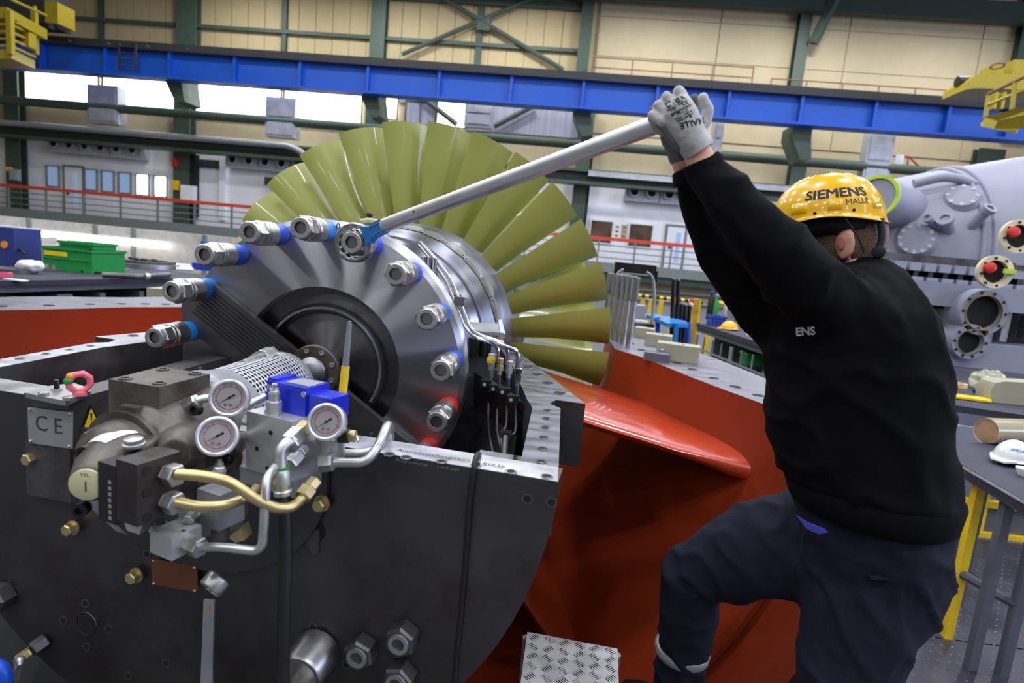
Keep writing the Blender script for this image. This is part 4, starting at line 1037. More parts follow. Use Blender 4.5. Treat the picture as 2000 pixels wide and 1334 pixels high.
# gauges
def gauge(px, py, Y, R, look, back):
    c = P(px, py, Y); d = (look - c).normalized()
    cs = G().prof(c, -d, [(-.004, R * .93), (-.005, R), (.0, R), (.004, R * .985), (.022, R * .95), (.032, R * .9), (.034, R * .5)], 48, cap=False).obj('gauge', 'zinc', pu, 30)
    G().ring(c, d, [(-.001, R * .80), (.006, R * .82), (.0075, R * .90), (.006, R), (-.004, R)], 56).obj('bezel', 'guard_sheet', cs, 30)
    u = Vector((1, 0, 0)) - d * d.x; u.normalize(); v = d.cross(u).normalized()
    if v.z < 0: v = -v
    dl = G().cyl(c - d * .001, c - d * .0004, R * .86, n=48).obj('dial', 'gauge_face', cs)
    nd = G(); a = math.radians(218); t = u * math.cos(a) + v * math.sin(a); s_ = u * -math.sin(a) + v * math.cos(a)
    q0 = c + d * .0012
    nd.prism([q0 + t * R * .66, q0 + s_ * R * .03 - t * R * .1, q0 - t * R * .32 + s_ * R * .06, q0 - t * R * .32 - s_ * R * .06, q0 - s_ * R * .03 - t * R * .1], d * .0006)
    nd.obj('needle', 'ink', cs); G().cyl(q0, q0 + d * .0012, R * .075, n=14).obj('needle_hub', 'ink', cs)
    sc_ = G()
    for k in range(11):
        b = math.radians(225 - 27 * k); e = u * math.cos(b) + v * math.sin(b); f = u * -math.sin(b) + v * math.cos(b); r0_, r1_ = R * .62, R * .72
        sc_.prism([c + d * .0002 + e * r0_ - f * R * .008, c + d * .0002 + e * r1_ - f * R * .008, c + d * .0002 + e * r1_ + f * R * .008, c + d * .0002 + e * r0_ + f * R * .008], d * .0003)
    so = sc_.obj('scale', 'ink', cs); so['kind'] = 'stuff'
    G().ring(c + d * .0002, d, [(0, R * .60), (.0004, R * .60), (.0004, R * .625), (0, R * .625)], 40).obj('scale_ring', 'rail_red', cs)
    letter('dial_print', 'o o', R * .34, 'ink', cs, planar(c + d * .0004 - v * R * .36, u, v))
    G().cyl(c + d * .0045, c + d * .0052, R * .83, n=40).obj('lens', 'glass', cs)
    G().cyl(c - d * .03, Vector(back), .008, n=12).obj('stem', 'zinc', cs)
    return c
gauge(448, 777, 1.12, .0385, EYE + Vector((-.35, 0, -.05)), P(500, 800, 1.24)); gauge(425, 852, 1.05, .0385, EYE + Vector((-.25, 0, 0)), P(500, 850, 1.2)); gauge(638, 824, 1.08, .0365, EYE + Vector((-.35, 0, .0)), P(640, 870, 1.2))
# elbow at the first gauge
ec = P(352, 800, 1.16); hexn(P(354, 826, 1.16), P(354, 806, 1.16), .0165, 'zinc'); G().box(P(358, 798, 1.16), (.028, .028, .036)).bev(.004, 2).obj('elbow', 'zinc', pu); hexn(P(366, 795, 1.15), P(386, 781, 1.15), .0155, 'zinc')
G().tube([P(384, 783, 1.15), P(402, 778, 1.16), P(420, 780, 1.17)], .009, 12, 4).obj('gauge_pipe', 'zinc', pu); hexn(P(354, 836, 1.17), P(354, 826, 1.165), .014, 'brass_zinc')
G().prof(P(388, 800, 1.14), (-.1, -1, .2), [(0, .012), (.015, .012), (.016, .010), (.0161, .006), (.01, .005)], 16).obj('socket_screw', 'black_steel', pu)
# grey pipe joint behind gauge one to the manifold, and fittings left of the manifold
G().tube([P(478, 792, 1.2), P(500, 785, 1.22), P(518, 775, 1.24)], .010, 12, 3).obj('gauge_pipe', 'zinc', pu)
hexn(P(478, 820, 1.2), P(492, 822, 1.2), .014, 'zinc'); hexn(P(472, 838, 1.19), P(490, 840, 1.19), .012, 'zinc')
# hose elbow: nut, elbow pipe, green ring, ferrule
hexn(P(563, 868, 1.05), P(584, 848, 1.09), .021, 'zinc'); hexn(P(584, 848, 1.09), P(600, 832, 1.12), .017, 'brass_zinc')
G().tube([P(575, 858, 1.06), P(558, 868, 1.045), P(548, 884, 1.035), P(548, 914, 1.03)], .0125, 14, 6).obj('hose_elbow', 'zinc', pu)
hexn(P(566, 908, 1.07), P(584, 888, 1.1), .015, 'zinc'); hexn(P(586, 886, 1.1), P(596, 876, 1.12), .011, 'zinc')
# alu cube with side fittings and the bent silver pipe
abc = P(344, 1052, .985); AM = Matrix.Rotation(-.32, 3, 'Z')
ab = G().box(abc, (.058, .062, .044), M=AM).bev(.0015, 1).obj('valve_cube', 'alu', pu)
G().cyl(abc + AM @ Vector((.02, .0, .022)), abc + AM @ Vector((.02, 0, .0225)), .004, n=12).obj('cube_hole', 'black_gap', ab)
ax2 = AM @ Vector((1, 0, 0))
hexn(abc + ax2 * .029, abc + ax2 * .044, .0165, 'zinc'); hexn(abc + ax2 * .045, abc + ax2 * .066, .019, 'zinc'); hexn(abc - ax2 * .029, abc - ax2 * .05, .013, 'zinc'); hexn(abc - ax2 * .051, abc - ax2 * .066, .0095, 'zinc')
hexn(P(366, 1018, 1.0), P(376, 1006, 1.02), .011, 'zinc'); hexn(P(378, 1004, 1.02), P(390, 994, 1.04), .013, 'zinc')
G().tube(bend_path([abc + ax2 * .062, P(430, 1068, .955), P(512, 1078, .965), P(518, 980, .97), P(519, 935, .98), P(540, 910, 1.03)], .022), .0085, 14, 1).obj('silver_pipe', 'zinc', pu)
# small check valve and block behind the brass pipes
G().prof(P(428, 930, 1.05), (0, 0, 1), [(0, .0125), (.012, .0125), (.013, .009), (.018, .011), (.021, .008), (.026, .008), (.027, .005), (.034, .005)], 16).obj('bleed_nipple', 'zinc', pu)
cb2 = P(432, 985, 1.05); G().box(cb2, (.06, .06, .072), M=AM).bev(.002, 1).obj('check_block', 'plate_alu', pu)
G().cyl(cb2 + Vector((.0, 0, -.036)), cb2 + Vector((0, 0, -.07)), .017, n=20).obj('check_stem', 'dark_steel', pu)
G().prism([P(445, 1050, 1.07), P(470, 1030, 1.07), P(478, 1055, 1.07), P(460, 1060, 1.07)], (0, .03, 0)).obj('stem_bracket', 'brass_zinc', pu)
G().prism([P(240, 1014, 1.0), P(280, 1018, 1.0), P(272, 1045, 1.0), P(248, 1036, 1.0)], (0, .04, 0)).obj('hex_spacer', 'alu', pu); G().prism([P(348, 998, 1.03), P(366, 994, 1.03), P(368, 1016, 1.03), P(350, 1020, 1.03)], (0, .03, 0)).obj('hex_spacer', 'alu', pu)
G().cyl(P(310, 1015, 1.02), P(310, 1048, 1.02), .012, n=16).obj('support_pin', 'dark_steel', pu)
# right hand side: body below the third gauge, brass plug, two bent return pipes
G().prof(P(645, 880, 1.16), (0, -.1, 1), [(-.02, .03), (.035, .03), (.04, .024)], 28).obj('filter_body', 'plate_alu', pu)
hexn(P(625, 905, 1.12), P(652, 902, 1.12), .019, 'zinc')
G().tube(bend_path([P(652, 903, 1.12), P(715, 904, 1.13), P(742, 868, 1.16), P(757, 828, 1.22), P(762, 838, 1.3), P(760, 884, 1.3)], .03), .0105, 14, 1).obj('return_pipe', 'zinc', pu)
G().tube(bend_path([P(664, 884, 1.19), P(700, 886, 1.2), P(735, 878, 1.22), P(752, 850, 1.26)], .03), .009, 14, 1).obj('return_pipe', 'zinc', pu)
G().prof(P(680, 851, 1.14), (1, 0, .05), [(0, .011), (.002, .0125), (.014, .0125), (.016, .011)], 18).obj('brass_plug', 'brass_zinc', pu); G().tube([P(696, 852, 1.14), P(700, 862, 1.13)], .003, 8, 1).obj('plug_lever', 'zinc', pu)
G().cyl(P(664, 850, 1.14), P(681, 851, 1.14), .016, n=18).obj('plug_seat', 'black_paint', pu)
# ------------------------------------------------------------------ loose things round the pump
hz = thing('hydraulic_hose', 'thick black hydraulic hose with steel ferrule hanging down the housing front', 'hose', P(555, 1400, 1.0))
G().tube([P(552, 962, 1.03), P(557, 1010, 1.02), P(558, 1100, 1.01), P(554, 1220, 1.0), P(552, 1400, 1.0), P(551, 1600, 1.0)], .0125, 16, 6).obj('hose', 'rubber', hz)
G().prof(P(549, 916, 1.03), P(554, 970, 1.03) - P(549, 916, 1.03), [(0, .0125), (.002, .0135), (.006, .0155), (.03, .0165), (.034, .0145), (.040, .0145), (.043, .0175), (.05, .0175), (.052, .0135)], 24).obj('ferrule', 'zinc', hz)
G().ring(P(549, 914, 1.03), (0, 0, 1), [(0, .0125), (0, .0155), (.004, .0155), (.004, .0125)], 24).obj('green_ring', 'green_paint', hz)
cz = thing('black_cable', 'thin black cable looped over the bright rim and down the housing front', 'cable', P(900, 1400, 1.17))
G().tube([P(938, 980, 1.45), P(936, 915, 1.34), P(935, 888, 1.245), P(927, 905, 1.178), P(916, 985, 1.172), P(910, 1080, 1.175), P(900, 1200, 1.178), P(888, 1330, 1.18), P(880, 1500, 1.19)], .0062, 12, 6).obj('cable', 'rubber', cz)
cz = thing('blue_hose', 'thin hose with hex fitting at the lower left of the housing', 'hose', P(30, 1330, 1.2))
a = onface(92, 1250); hexn(a, a - HV * .03 + Vector((-.01, 0, -.01)), .02, 'dark_steel', 'hex_fitting', cz); hexn(a - HV * .03 + Vector((-.01, 0, -.012)), a - HV * .05 + Vector((-.03, 0, -.03)), .015, 'brass_zinc', 'hex_fitting', cz)
G().tube([a - HV * .05 + Vector((-.03, 0, -.03)), P(40, 1290, 1.2), P(28, 1334, 1.2), P(30, 1420, 1.2)], .009, 12, 5).obj('steel_hose', 'zinc', cz)
G().tube([P(-40, 1300, 1.15), P(2, 1305, 1.15), P(14, 1360, 1.15)], .016, 12, 5).obj('blue_sleeve', 'sleeve_blue', cz)
# ring spanner hanging at the lower front
sp_ = thing('ring_spanner', 'long bare ring spanner with orange mark hanging on the housing front', 'spanner', P(405, 1400, 1.12))
rc_ = P(419, 1140, 1.13); rd = Vector((-.35, -.75, -.55)).normalized(); u, v = frame(rd)
N = 48
def star(r, d, k=12): return [rc_ + rd * d + (u * math.cos(2 * PI * i / N) + v * math.sin(2 * PI * i / N)) * (r + .0012 * math.cos(k * 2 * PI * i / N)) for i in range(N)]
def circ(r, d): return [rc_ + rd * d + (u * math.cos(2 * PI * i / N) + v * math.sin(2 * PI * i / N)) * r for i in range(N)]
G().rings([circ(.027, -.012), circ(.027, .012), circ(.025, .015), star(.0195, .015), star(.0195, -.015), circ(.025, -.015), circ(.027, -.012)], True, False).obj('ring_head', 'zinc', sp_, 50)
hd = P(411, 1170, 1.135); he = P(403, 1420, 1.12)
dd = (he - hd).normalized(); wv = Vector((1, .1, 0)).normalized(); nv = dd.cross(wv)
sh = G().prism([hd - wv * .0115, hd + wv * .0115, he + wv * .0135, he - wv * .0135], nv * .007).bev(.002, 2).obj('shank', 'milled_steel', sp_)
nf = nv if nv.y < 0 else -nv
letter('size_mark', '60', .014, 'orange_paint', sh, planar(hd + dd * .02 + (nf * .0078 if nv.y < 0 else nf * .0008), -dd, wv if False else wv))
# marker stick with yellow band behind the valve
ms = thing('marker_stick', 'thin grey marker stick with a yellow band standing behind the blue valve', 'stick', P(672, 770, 1.3))
G().cyl(P(667, 790, 1.3), P(675, 715, 1.3), .0095, n=14).obj('yellow_band', 'hatch_yellow', ms); G().cyl(P(675, 715, 1.3), P(682.5, 632, 1.3), .0078, .0058, n=14).obj('stick', 'pipe_grey', ms); G().cyl(P(682.5, 632, 1.3), P(683, 627, 1.3), .0042, n=10).obj('tip', 'zinc', ms)
# ================================================================== ring wrench with tube handle
wr_ = thing('slogging_wrench', 'heavy ring wrench with blue neck and long silver tube handle on a coupling nut', 'wrench', pol(.473, 69.6, YD - .17))
N = 96
wc = pol(.473, 69.6, YD - .168)
def wp(r, y, k=0): return [wc + Vector((math.cos(2 * PI * i / N) * (r + k * abs(math.sin(6 * 2 * PI * i / N + .3))), y, math.sin(2 * PI * i / N) * (r + k * abs(math.sin(6 * 2 * PI * i / N + .3))))) for i in range(N)]
G().rings([wp(.059, .016), wp(.061, .012), wp(.061, -.012), wp(.057, -.020), wp(.052, -.021), wp(.042, -.018, .005), wp(.042, .018, .005), wp(.055, .018), wp(.059, .016)], True, False).obj('ring_head', 'nut_steel', wr_, 40)
t0, t1 = P(752, 440, 1.74), P(1340, 221.5, 1.332)
td = (t1 - t0).normalized()
side = Vector((-td.z, 0, td.x)).normalized(); 
if side.z < 0: side = -side
fr2 = side.cross(td).normalized(); fr2 = fr2 if fr2.y < 0 else -fr2
n0 = wc + (t0 - wc).normalized() * .050
def nk(p, w_, t): return [p + side * w_ - fr2 * t, p + side * w_ + fr2 * t, p - side * w_ + fr2 * t, p - side * w_ - fr2 * t]
nkp = G().rings([nk(n0, .030, .013), nk(n0.lerp(t0, .35), .019, .015), nk(n0.lerp(t0, .85), .021, .016), nk(t0, .019, .015)]).bev(.003, 2).obj('neck', 'sleeve_cyan', wr_)
fa = n0.lerp(t0, .40); fb = n0.lerp(t0, .9)
g = G()
for sgn in (-1, 1): g.prism([fa + side * sgn * .0115 + fr2 * .0155, fb + side * sgn * .0115 + fr2 * .0155, fb + side * sgn * .0135 + fr2 * .0155, fa + side * sgn * .0135 + fr2 * .0155], fr2 * .002)
g.obj('raised_frame', 'plate_alu', nkp)
G().prof(t0 - td * .005, td, [(0, .0175), (.002, .0205), (.2, .0208), ((t1 - t0).length, .0208)], 32).obj('tube_handle', 'alu', wr_)
hp = P(817, 413, 1.68); G().cyl(hp + fr2 * .012, hp + fr2 * .022, .0032, n=12).obj('cross_pin', 'black_paint', wr_)
# wooden handled bits on top of the disc
tl = thing('brush', 'small wooden handled brush lying on the rim of the coupling disc', 'tool', P(725, 428, 2.06))
G().tube([P(706, 432, 2.02), P(722, 430, 2.02), P(740, 434, 2.01)], .008, 10, 3).obj('handle', 'cap_cream', tl); G().ball(P(722, 420, 2.03), .011, n=10).obj('knob', 'black_paint', tl); G().cyl(P(739, 433, 2.01), P(748, 436, 2.01), .008, n=10).obj('ferrule', 'signal_red', tl)
# ================================================================== the worker
mat('sweat_black', (13, 13, 15), .9, var=.2, scale=30, bump=.15, bscale=500, spec=.1)
mat('trouser_navy', (30, 33, 45), .85, var=.15, scale=30, bump=.15, bscale=400, spec=.12)
mat('skin', (214, 160, 132), .5, var=.08, scale=25)
mat('hair', (96, 72, 50), .6, var=.35, scale=60, bump=.3, bscale=200)
mat('glove_grey', (186, 184, 182), .8, var=.08, scale=60, bump=.2, bscale=500)
mat('glove_dark', (96, 95, 95), .6, var=.12, scale=50, bump=.15, bscale=300)
mat('helmet_yellow', (242, 186, 10), .22, var=.02, scale=4, coat=.6)
mat('reflective', (140, 142, 142), .4, metal=.3)
mat('shirt_blue', (40, 50, 140), .8)
FD = Vector((-.86, .50, 0)).normalized()               # the way he faces
LF = Vector((-FD.y, FD.x, 0))                          # his left, towards us
pe = thing('person', 'worker in black sweatshirt, navy trousers and yellow helmet pulling the wrench handle', 'person', (.72, 1.45, 0))
def proj(p):
    c = RW.transposed() @ (p - EYE); return Vector((CX - F * c.x / c.z, CY + F * c.y / c.z))
def sec(px, py, hw, Y, b, t, n=24):
    """elliptical section of a limb: half width hw in pixels, depth half axis b, path direction t"""
    c = P(px, py, Y); d = (c - EYE).normalized(); a = t.cross(d).normalized(); e = a.cross(t).normalized()
    ppm = (proj(c + a * .005) - proj(c - a * .005)).length / .01
    return [c + a * (hw / ppm) * math.cos(2 * PI * k / n) + e * b * math.sin(2 * PI * k / n) for k in range(n)]
def limb(g, L):
    cs = [P(l[0], l[1], l[3]) for l in L]
    rs = []
    for i, l in enumerate(L):
        t = (cs[min(i + 1, len(L) - 1)] - cs[max(i - 1, 0)]).normalized(); rs.append(sec(l[0], l[1], l[2], l[3], l[4], t))
    return g.rings(rs)
TOR = [(506, 1672, 1738, 1.46, .05), (517, 1640, 1760, 1.44, .08), (538, 1590, 1788, 1.42, .11), (562, 1528, 1806, 1.40, .14), (600, 1498, 1834, 1.38, .155), (650, 1486, 1846, 1.37, .16), (710, 1478, 1853, 1.37, .16), (790, 1474, 1857, 1.37, .16), (860, 1478, 1862, 1.37, .16), (910, 1487, 1871, 1.37, .162), (955, 1502, 1877, 1.37, .165)]
NARM = [(1369, 319, 39, 1.30, .042), (1390, 346, 47, 1.29, .048), (1424, 390, 57, 1.27, .058), (1470, 442, 68, 1.26, .066), (1532, 508, 76, 1.27, .075), (1604, 588, 84, 1.30, .085), (1690, 655, 100, 1.35, .10)]
FARM = [(1333, 336, 21, 1.36, .032), (1345, 375, 32, 1.38, .042), (1378, 440, 46, 1.41, .055), (1432, 520, 62, 1.44, .065), (1500, 590, 80, 1.46, .08), (1600, 640, 100, 1.45, .10)]
g = G()
tor = []
for (y, a, b_, Y, bb) in TOR:
    t = Vector((0, 0, -1)); tor.append(sec((a + b_) / 2, y, (b_ - a) / 2, Y, bb, t))
g.rings(tor); limb(g, NARM); limb(g, FARM)
def folds(co, n):
    q = Vector((co.x * 5.5 + co.z * 4, co.y * 5, co.z * 2.6 - co.x * 3))
    f = noise.noise(q) * .6 + noise.noise(q * 2.3 + Vector((3, 1, 7))) * .4
    up = 1.0 if co.z < 1.45 else .7
    q2 = Vector((co.x * 7 + co.z * 9, co.y * 6, co.z * 3 - co.x * 6))
    rg = 1 - min(1.0, abs(noise.noise(q2)) * 2.6)
    return .010 * up * (f - .1) + .009 * rg * rg - .004 + .002 * noise.noise(co * 22)
sw = bake(g, 'sweatshirt', 'sweat_black', .010, pe, 8, folds)
# cuff and waist bands
for L, nm_ in ((NARM, 'cuff'), (FARM, 'cuff')):
    g = G(); a, b_ = L[0], L[1]
    limb(g, [(a[0] - 1, a[1] - 3, a[2] * .92, a[3], a[4] * .92), (a[0], a[1], a[2] * 1.03, a[3], a[4] * 1.04), (a[0] * .45 + b_[0] * .55, a[1] * .45 + b_[1] * .55, a[2] * .55 + b_[2] * .5, a[3], a[4] * 1.12)])
    g.obj(nm_, 'sweat_black', sw, 60)
g = G(); t = Vector((0, 0, -1))
g.rings([sec(1698, y, h, 1.37, b_, t) for y, h, b_ in ((940, 184, .16), (952, 186, .168), (990, 174, .166), (998, 164, .155))]); g.obj('waistband', 'sweat_black', sw, 60)
# trousers
g = G()
g.rings([sec((a + b_) / 2, y, (b_ - a) / 2, Y, bb, t) for y, a, b_, Y, bb in ((950, 1526, 1862, 1.38, .145), (1000, 1534, 1864, 1.38, .152), (1050, 1542, 1864, 1.38, .155), (1110, 1540, 1860, 1.39, .155), (1170, 1540, 1840, 1.39, .145), (1215, 1548, 1808, 1.39, .125))])
limb(g, [(1690, 1120, 124, 1.36, .12), (1682, 1200, 130, 1.35, .12), (1660, 1280, 114, 1.34, .11), (1645, 1360, 92, 1.31, .095), (1630, 1500, 75, 1.30, .08), (1622, 1680, 66, 1.30, .068), (1618, 1720, 66, 1.30, .066)])
limb(g, [(1640, 1075, 118, 1.48, .12), (1560, 1062, 112, 1.52, .115), (1480, 1074, 100, 1.56, .105), (1410, 1098, 84, 1.60, .095), (1362, 1120, 66, 1.63, .085)])
limb(g, [(1372, 1085, 50, 1.63, .06), (1350, 1125, 66, 1.64, .088), (1346, 1180, 64, 1.66, .085), (1340, 1240, 58, 1.68, .075), (1328, 1300, 52, 1.70, .068), (1318, 1380, 50, 1.72, .062), (1312, 1450, 50, 1.73, .06)])
def tfold(co, n):
    rg = 1 - min(1.0, abs(noise.noise(Vector((co.x * 8 + 3, co.y * 8, co.z * 9 + co.x * 7)))) * 2.8)
    return .009 * noise.noise(Vector((co.x * 9, co.y * 9, co.z * 5 + co.x * 6))) + .009 * rg * rg - .003 + .002 * noise.noise(co * 25)
tr_ = bake(g, 'trousers', 'trouser_navy', .010, pe, 6, tfold)
g = G(); td_ = (P(1318, 1380, 1.72) - P(1340, 1240, 1.68)).normalized()
g.rings([sec(1334, 1262, 54, 1.69, .070, td_), sec(1333, 1264, 57, 1.69, .0735, td_), sec(1331, 1276, 56, 1.692, .0725, td_), sec(1331, 1278, 53, 1.692, .069, td_)]); g.obj('reflective_band', 'reflective', tr_, 60)
G().prism([P(1560, 1012, 1.245), P(1582, 1026, 1.238), P(1618, 1040, 1.23), P(1600, 1044, 1.23), P(1574, 1032, 1.24)], (0, .02, 0)).obj('shirt_hem', 'shirt_blue', sw)
G().prism([P(1700, 1128, 1.235), P(1800, 1132, 1.235), P(1798, 1137, 1.235), P(1700, 1133, 1.235)], (0, .03, 0)).obj('back_pocket', 'trouser_navy', tr_)
# boots
def boot(heel, yaw):
    g = G(); d = Vector((math.cos(yaw), math.sin(yaw), 0)); s_ = Vector((-d.y, d.x, 0))
    rs = []
    for x, w_, h0, h1 in ((-.075, .036, .0, .17), (-.05, .044, .0, .19), (.03, .045, .0, .17), (.09, .048, .0, .10), (.16, .05, .0, .085), (.205, .036, .01, .065)):
        c = heel + d * x; rs.append([c + s_ * w_ * math.cos(2 * PI * k / 18) + Vector((0, 0, (h0 + h1) / 2 + (h1 - h0) / 2 * math.sin(2 * PI * k / 18))) for k in range(18)])
    o = g.rings(rs).obj('boot', 'black_paint', pe, 60)
    G().prism([heel + d * x + s_ * y for x, y in ((-.085, -.035), (-.085, .035), (.1, .052), (.19, .04), (.215, 0), (.19, -.04), (.1, -.052))], (0, 0, .022)).obj('boot_sole', 'rubber', o)
b1 = P(1618, 1720, 1.30); b2 = P(1312, 1450, 1.73)
boot(Vector((b1.x, b1.y, .0)), math.atan2(FD.y, FD.x)); boot(Vector((b2.x + .02, b2.y, max(0, b2.z - .16))), math.atan2(FD.y, FD.x))
# body: one skin from head to limbs, mostly under the clothes
HCt = P(1634, 466, 1.52)
UPH = (Vector((0, 0, 1)) + FD * .16).normalized(); FDH = (FD - UPH * FD.dot(UPH)).normalized(); LFH = UPH.cross(FDH)
HMx = Matrix((FDH, LFH, UPH)).transposed()
def hd_(x, y, z): return HCt + FDH * x + LFH * y + UPH * z
g = G()
g.ball(HCt, (.098, .076, .11), HMx, 24); g.ball(hd_(.03, 0, -.07), (.062, .056, .06), HMx, 20)
g.ball(hd_(.10, 0, -.025), (.018, .014, .03), HMx, 12); g.ball(hd_(.075, 0, -.10), (.025, .026, .022), HMx, 12); g.ball(hd_(.085, 0, .02), (.02, .05, .014), HMx, 12)
for sgn in (-1, 1):
    g.ball(hd_(-.026, sgn * .083, -.02), (.022, .011, .037), HMx, 16); g.ball(hd_(-.032, sgn * .086, -.008), (.014, .012, .026), HMx, 12); g.ball(hd_(-.022, sgn * .084, -.048), (.010, .008, .012), HMx, 10)
nk0, nk1 = hd_(-.03, 0, -.06), P(1690, 600, 1.42)
g.cyl(nk0, nk1, .058, .07, n=20)
def inner(L, k):
    return [(l[0], l[1], l[2] * k, l[3], l[4] * k) for l in L]
g.rings([sec((a + b_) / 2, y, (b_ - a) / 2 * .86, Y, bb * .86, t) for y, a, b_, Y, bb in TOR[3:]])
limb(g, [(1354, 282, 27, 1.298, .028), (1362, 298, 29, 1.30, .030), (1370, 318, 31, 1.30, .033)] + inner(NARM[1:], .74)); limb(g, [(1328, 312, 19, 1.36, .026), (1333, 336, 16, 1.36, .024)] + inner(FARM[1:], .58))
limb(g, [(1690, 1000, 110, 1.38, .10), (1690, 1120, 85, 1.38, .07), (1664, 1280, 70, 1.35, .065), (1630, 1500, 52, 1.31, .055), (1618, 1720, 45, 1.30, .045)])
limb(g, [(1680, 1060, 70, 1.42, .06), (1560, 1072, 66, 1.52, .075), (1430, 1096, 58, 1.59, .075), (1362, 1120, 46, 1.63, .06), (1344, 1200, 44, 1.66, .058), (1322, 1340, 38, 1.71, .045), (1312, 1450, 36, 1.73, .04)])
bd = bake(g, 'body', 'skin', .0065, pe, 3)
# darker skin patch that paints the shade of the ear hollow
mat('skin_dark', (176, 108, 88), .6)
G().ball(hd_(-.019, .0955, -.018), (.009, .0025, .017), HMx, 12).obj('ear_hollow_shade', 'skin_dark', pe)
for sgn in (-1, 1):
    G().ball(hd_(.078, sgn * .032, -.005), .012, n=12).obj('eye', 'paper_white', pe); G().ball(hd_(.088, sgn * .033, -.005), .005, n=8).obj('iris', 'ink', pe)
G().ball(hd_(.082, 0, -.075), (.008, .022, .004), HMx, 10).obj('lips', 'skin_dark', pe)
# hair: cap at the back and sides with a ragged hem
g = G(); rs = []
NH = 40
for i in range(9):
    s = i / 8; ring_ = []
    for k in range(NH):
        az = math.radians(62 + (298 - 62) * k / (NH - 1))
        el = math.radians(38 - s * (72 + 20 * math.cos(az - PI) + 3 * math.sin(k * 2.7)))
        rr = 1.045 + .012 * noise.noise(Vector((k * .9, i * .6, 0)))
        ring_.append(hd_(.098 * rr * math.cos(el) * math.cos(az), .0765 * rr * math.cos(el) * math.sin(az), .112 * rr * math.sin(el)))
    rs.append(ring_)
g.rings(rs, False, False)
hr_ = g.obj('hair', 'hair', pe, 180); md = hr_.modifiers.new('thick', 'SOLIDIFY'); md.thickness = .006; md.offset = 1
# safety glasses temple and strap
G().tube([hd_(.085, .06, .0), hd_(.05, .083, .002), hd_(-.005, .087, .004), hd_(-.03, .083, -.012)], .0022, 8, 4).obj('glasses_temple', 'black_paint', pe)
# helmet
HB = P(1613, 434, 1.52)                                # centre of the helmet rim
def hh(x, y, z): return HB + FDH * x + LFH * y + UPH * z
ha, hb_, hc = .124, .103, .117
def shell(az, el, k=1.0):
    c = math.cos(el) ** .92
    return hh(ha * k * c * math.cos(az), hb_ * k * c * math.sin(az), hc * k * math.sin(el) ** .96 if el > 0 else 0)
NZ = 72
rows = []
def rimz(az): return -.018 + .020 * max(0, abs(math.sin(az))) ** 3 - .004 * math.cos(az)
for k_, fz in ((1.065, -1.06), (1.05, -1.0), (1.02, -.9), (1.01, -.5)):
    rows.append([hh(ha * k_ * math.cos(a), hb_ * k_ * math.sin(a), rimz(a) * -fz if fz < -.95 else rimz(a) * -fz + .004) for a in [2 * PI * i / NZ for i in range(NZ)]])
for i in range(0, 17):
    el = math.radians(3 + 85 * i / 16); rows.append([shell(2 * PI * j / NZ, el) for j in range(NZ)])
g = G(); g.rings(rows, True, False); g.b.faces.new(g.b.verts[-NZ:]) if False else None
hel = None
g2 = G(); g2.rings(rows + [[shell(2 * PI * j / NZ, math.radians(89.5)) for j in range(NZ)]], True, False)
g.b.free()
hel = g2.obj('hard_hat', 'helmet_yellow', pe, 60); md = hel.modifiers.new('thick', 'SOLIDIFY'); md.thickness = .003; md.offset = -1
def hfn(az0, el0, tilt=0.0, k=1.006):
    def f(u, v):
        u, v = u * math.cos(tilt) - v * math.sin(tilt), u * math.sin(tilt) + v * math.cos(tilt)
        el = el0 + v / .108; az = az0 + u / (.112 * math.cos(el0))
        return shell(az, el, k)
    return f
AZL = math.radians(104)
letter('helmet_lettering', 'SIEMENS', .0315, 'ink', hel, hfn(AZL + .06, math.radians(26), 0.0), 1, fat=.0012)
letter('handwriting', 'MALLE', .017, 'ink', hel, hfn(AZL + .42, math.radians(14.5), .05, 1.008), 0)
dm = G().cyl((0, 0, 0), (0, 0, .0015), .0042, n=12).mesh('vent_hole', 'ink')
def patch(az, el, r, name, m='ink', k=1.004):
    p = shell(az, el, k); n = (p - shell(az, el, .97)).normalized(); u, v = frame(n)
    return G().cyl(p - n * .002, p + n * .0008, r, n=12).obj(name, m, hel)
for i in range(15): patch(AZL - .75 + i * .107, math.radians(66 + 5 * math.sin(PI * i / 14)), .0021, 'vent_hole')
patch(AZL - .32, math.radians(5), .0038, 'rivet'); patch(AZL + .33, math.radians(5), .0036, 'rivet')
for az, w_ in ((AZL - .62, .16), (AZL + .02, .13), (AZL + .86, .12)):     # raised pads above the rim
    g = G(); ro = []
    for e in (6, 8, 17, 19):
        kk = 1.0 if e in (6, 19) else 1.028
        ro.append([shell(az + w_ * s_, math.radians(e), kk if abs(s_) < .95 else 1.0) for s_ in (-1, -.9, -.5, 0, .5, .9, 1)])
    g.rings(ro, False, False).obj('raised_pad', 'helmet_yellow', hel, 60)
# harness under the shell
def band(z0, z1, k, m, nm_, a0=0, a1=360):
    g = G(); rs = [[hh(ha * k * math.cos(math.radians(a0 + (a1 - a0) * i / 60)), hb_ * k * math.sin(math.radians(a0 + (a1 - a0) * i / 60)), z) for i in range(61)] for z in (z0, z1)]
    o = g.rings(rs, False, False).obj(nm_, m, pe); md = o.modifiers.new('thick', 'SOLIDIFY'); md.thickness = .004
    return o
mat('strap_black', (20, 20, 26), .7)
band(-.030, .01, .86, 'strap_black', 'helmet_band'); band(.0, .03, .93, 'black_gap', 'helmet_liner')
G().tube([hh(-.05, .098, -.005), hh(-.075, .088, -.05), hh(-.085, .07, -.085)], .0018, 8, 4).obj('chin_strap', 'strap_black', pe); G().tube([hh(-.115, .04, -.01), hh(-.118, .045, -.05), hh(-.112, .05, -.08)], .008, 10, 4).obj('neck_strap', 'strap_black', pe)
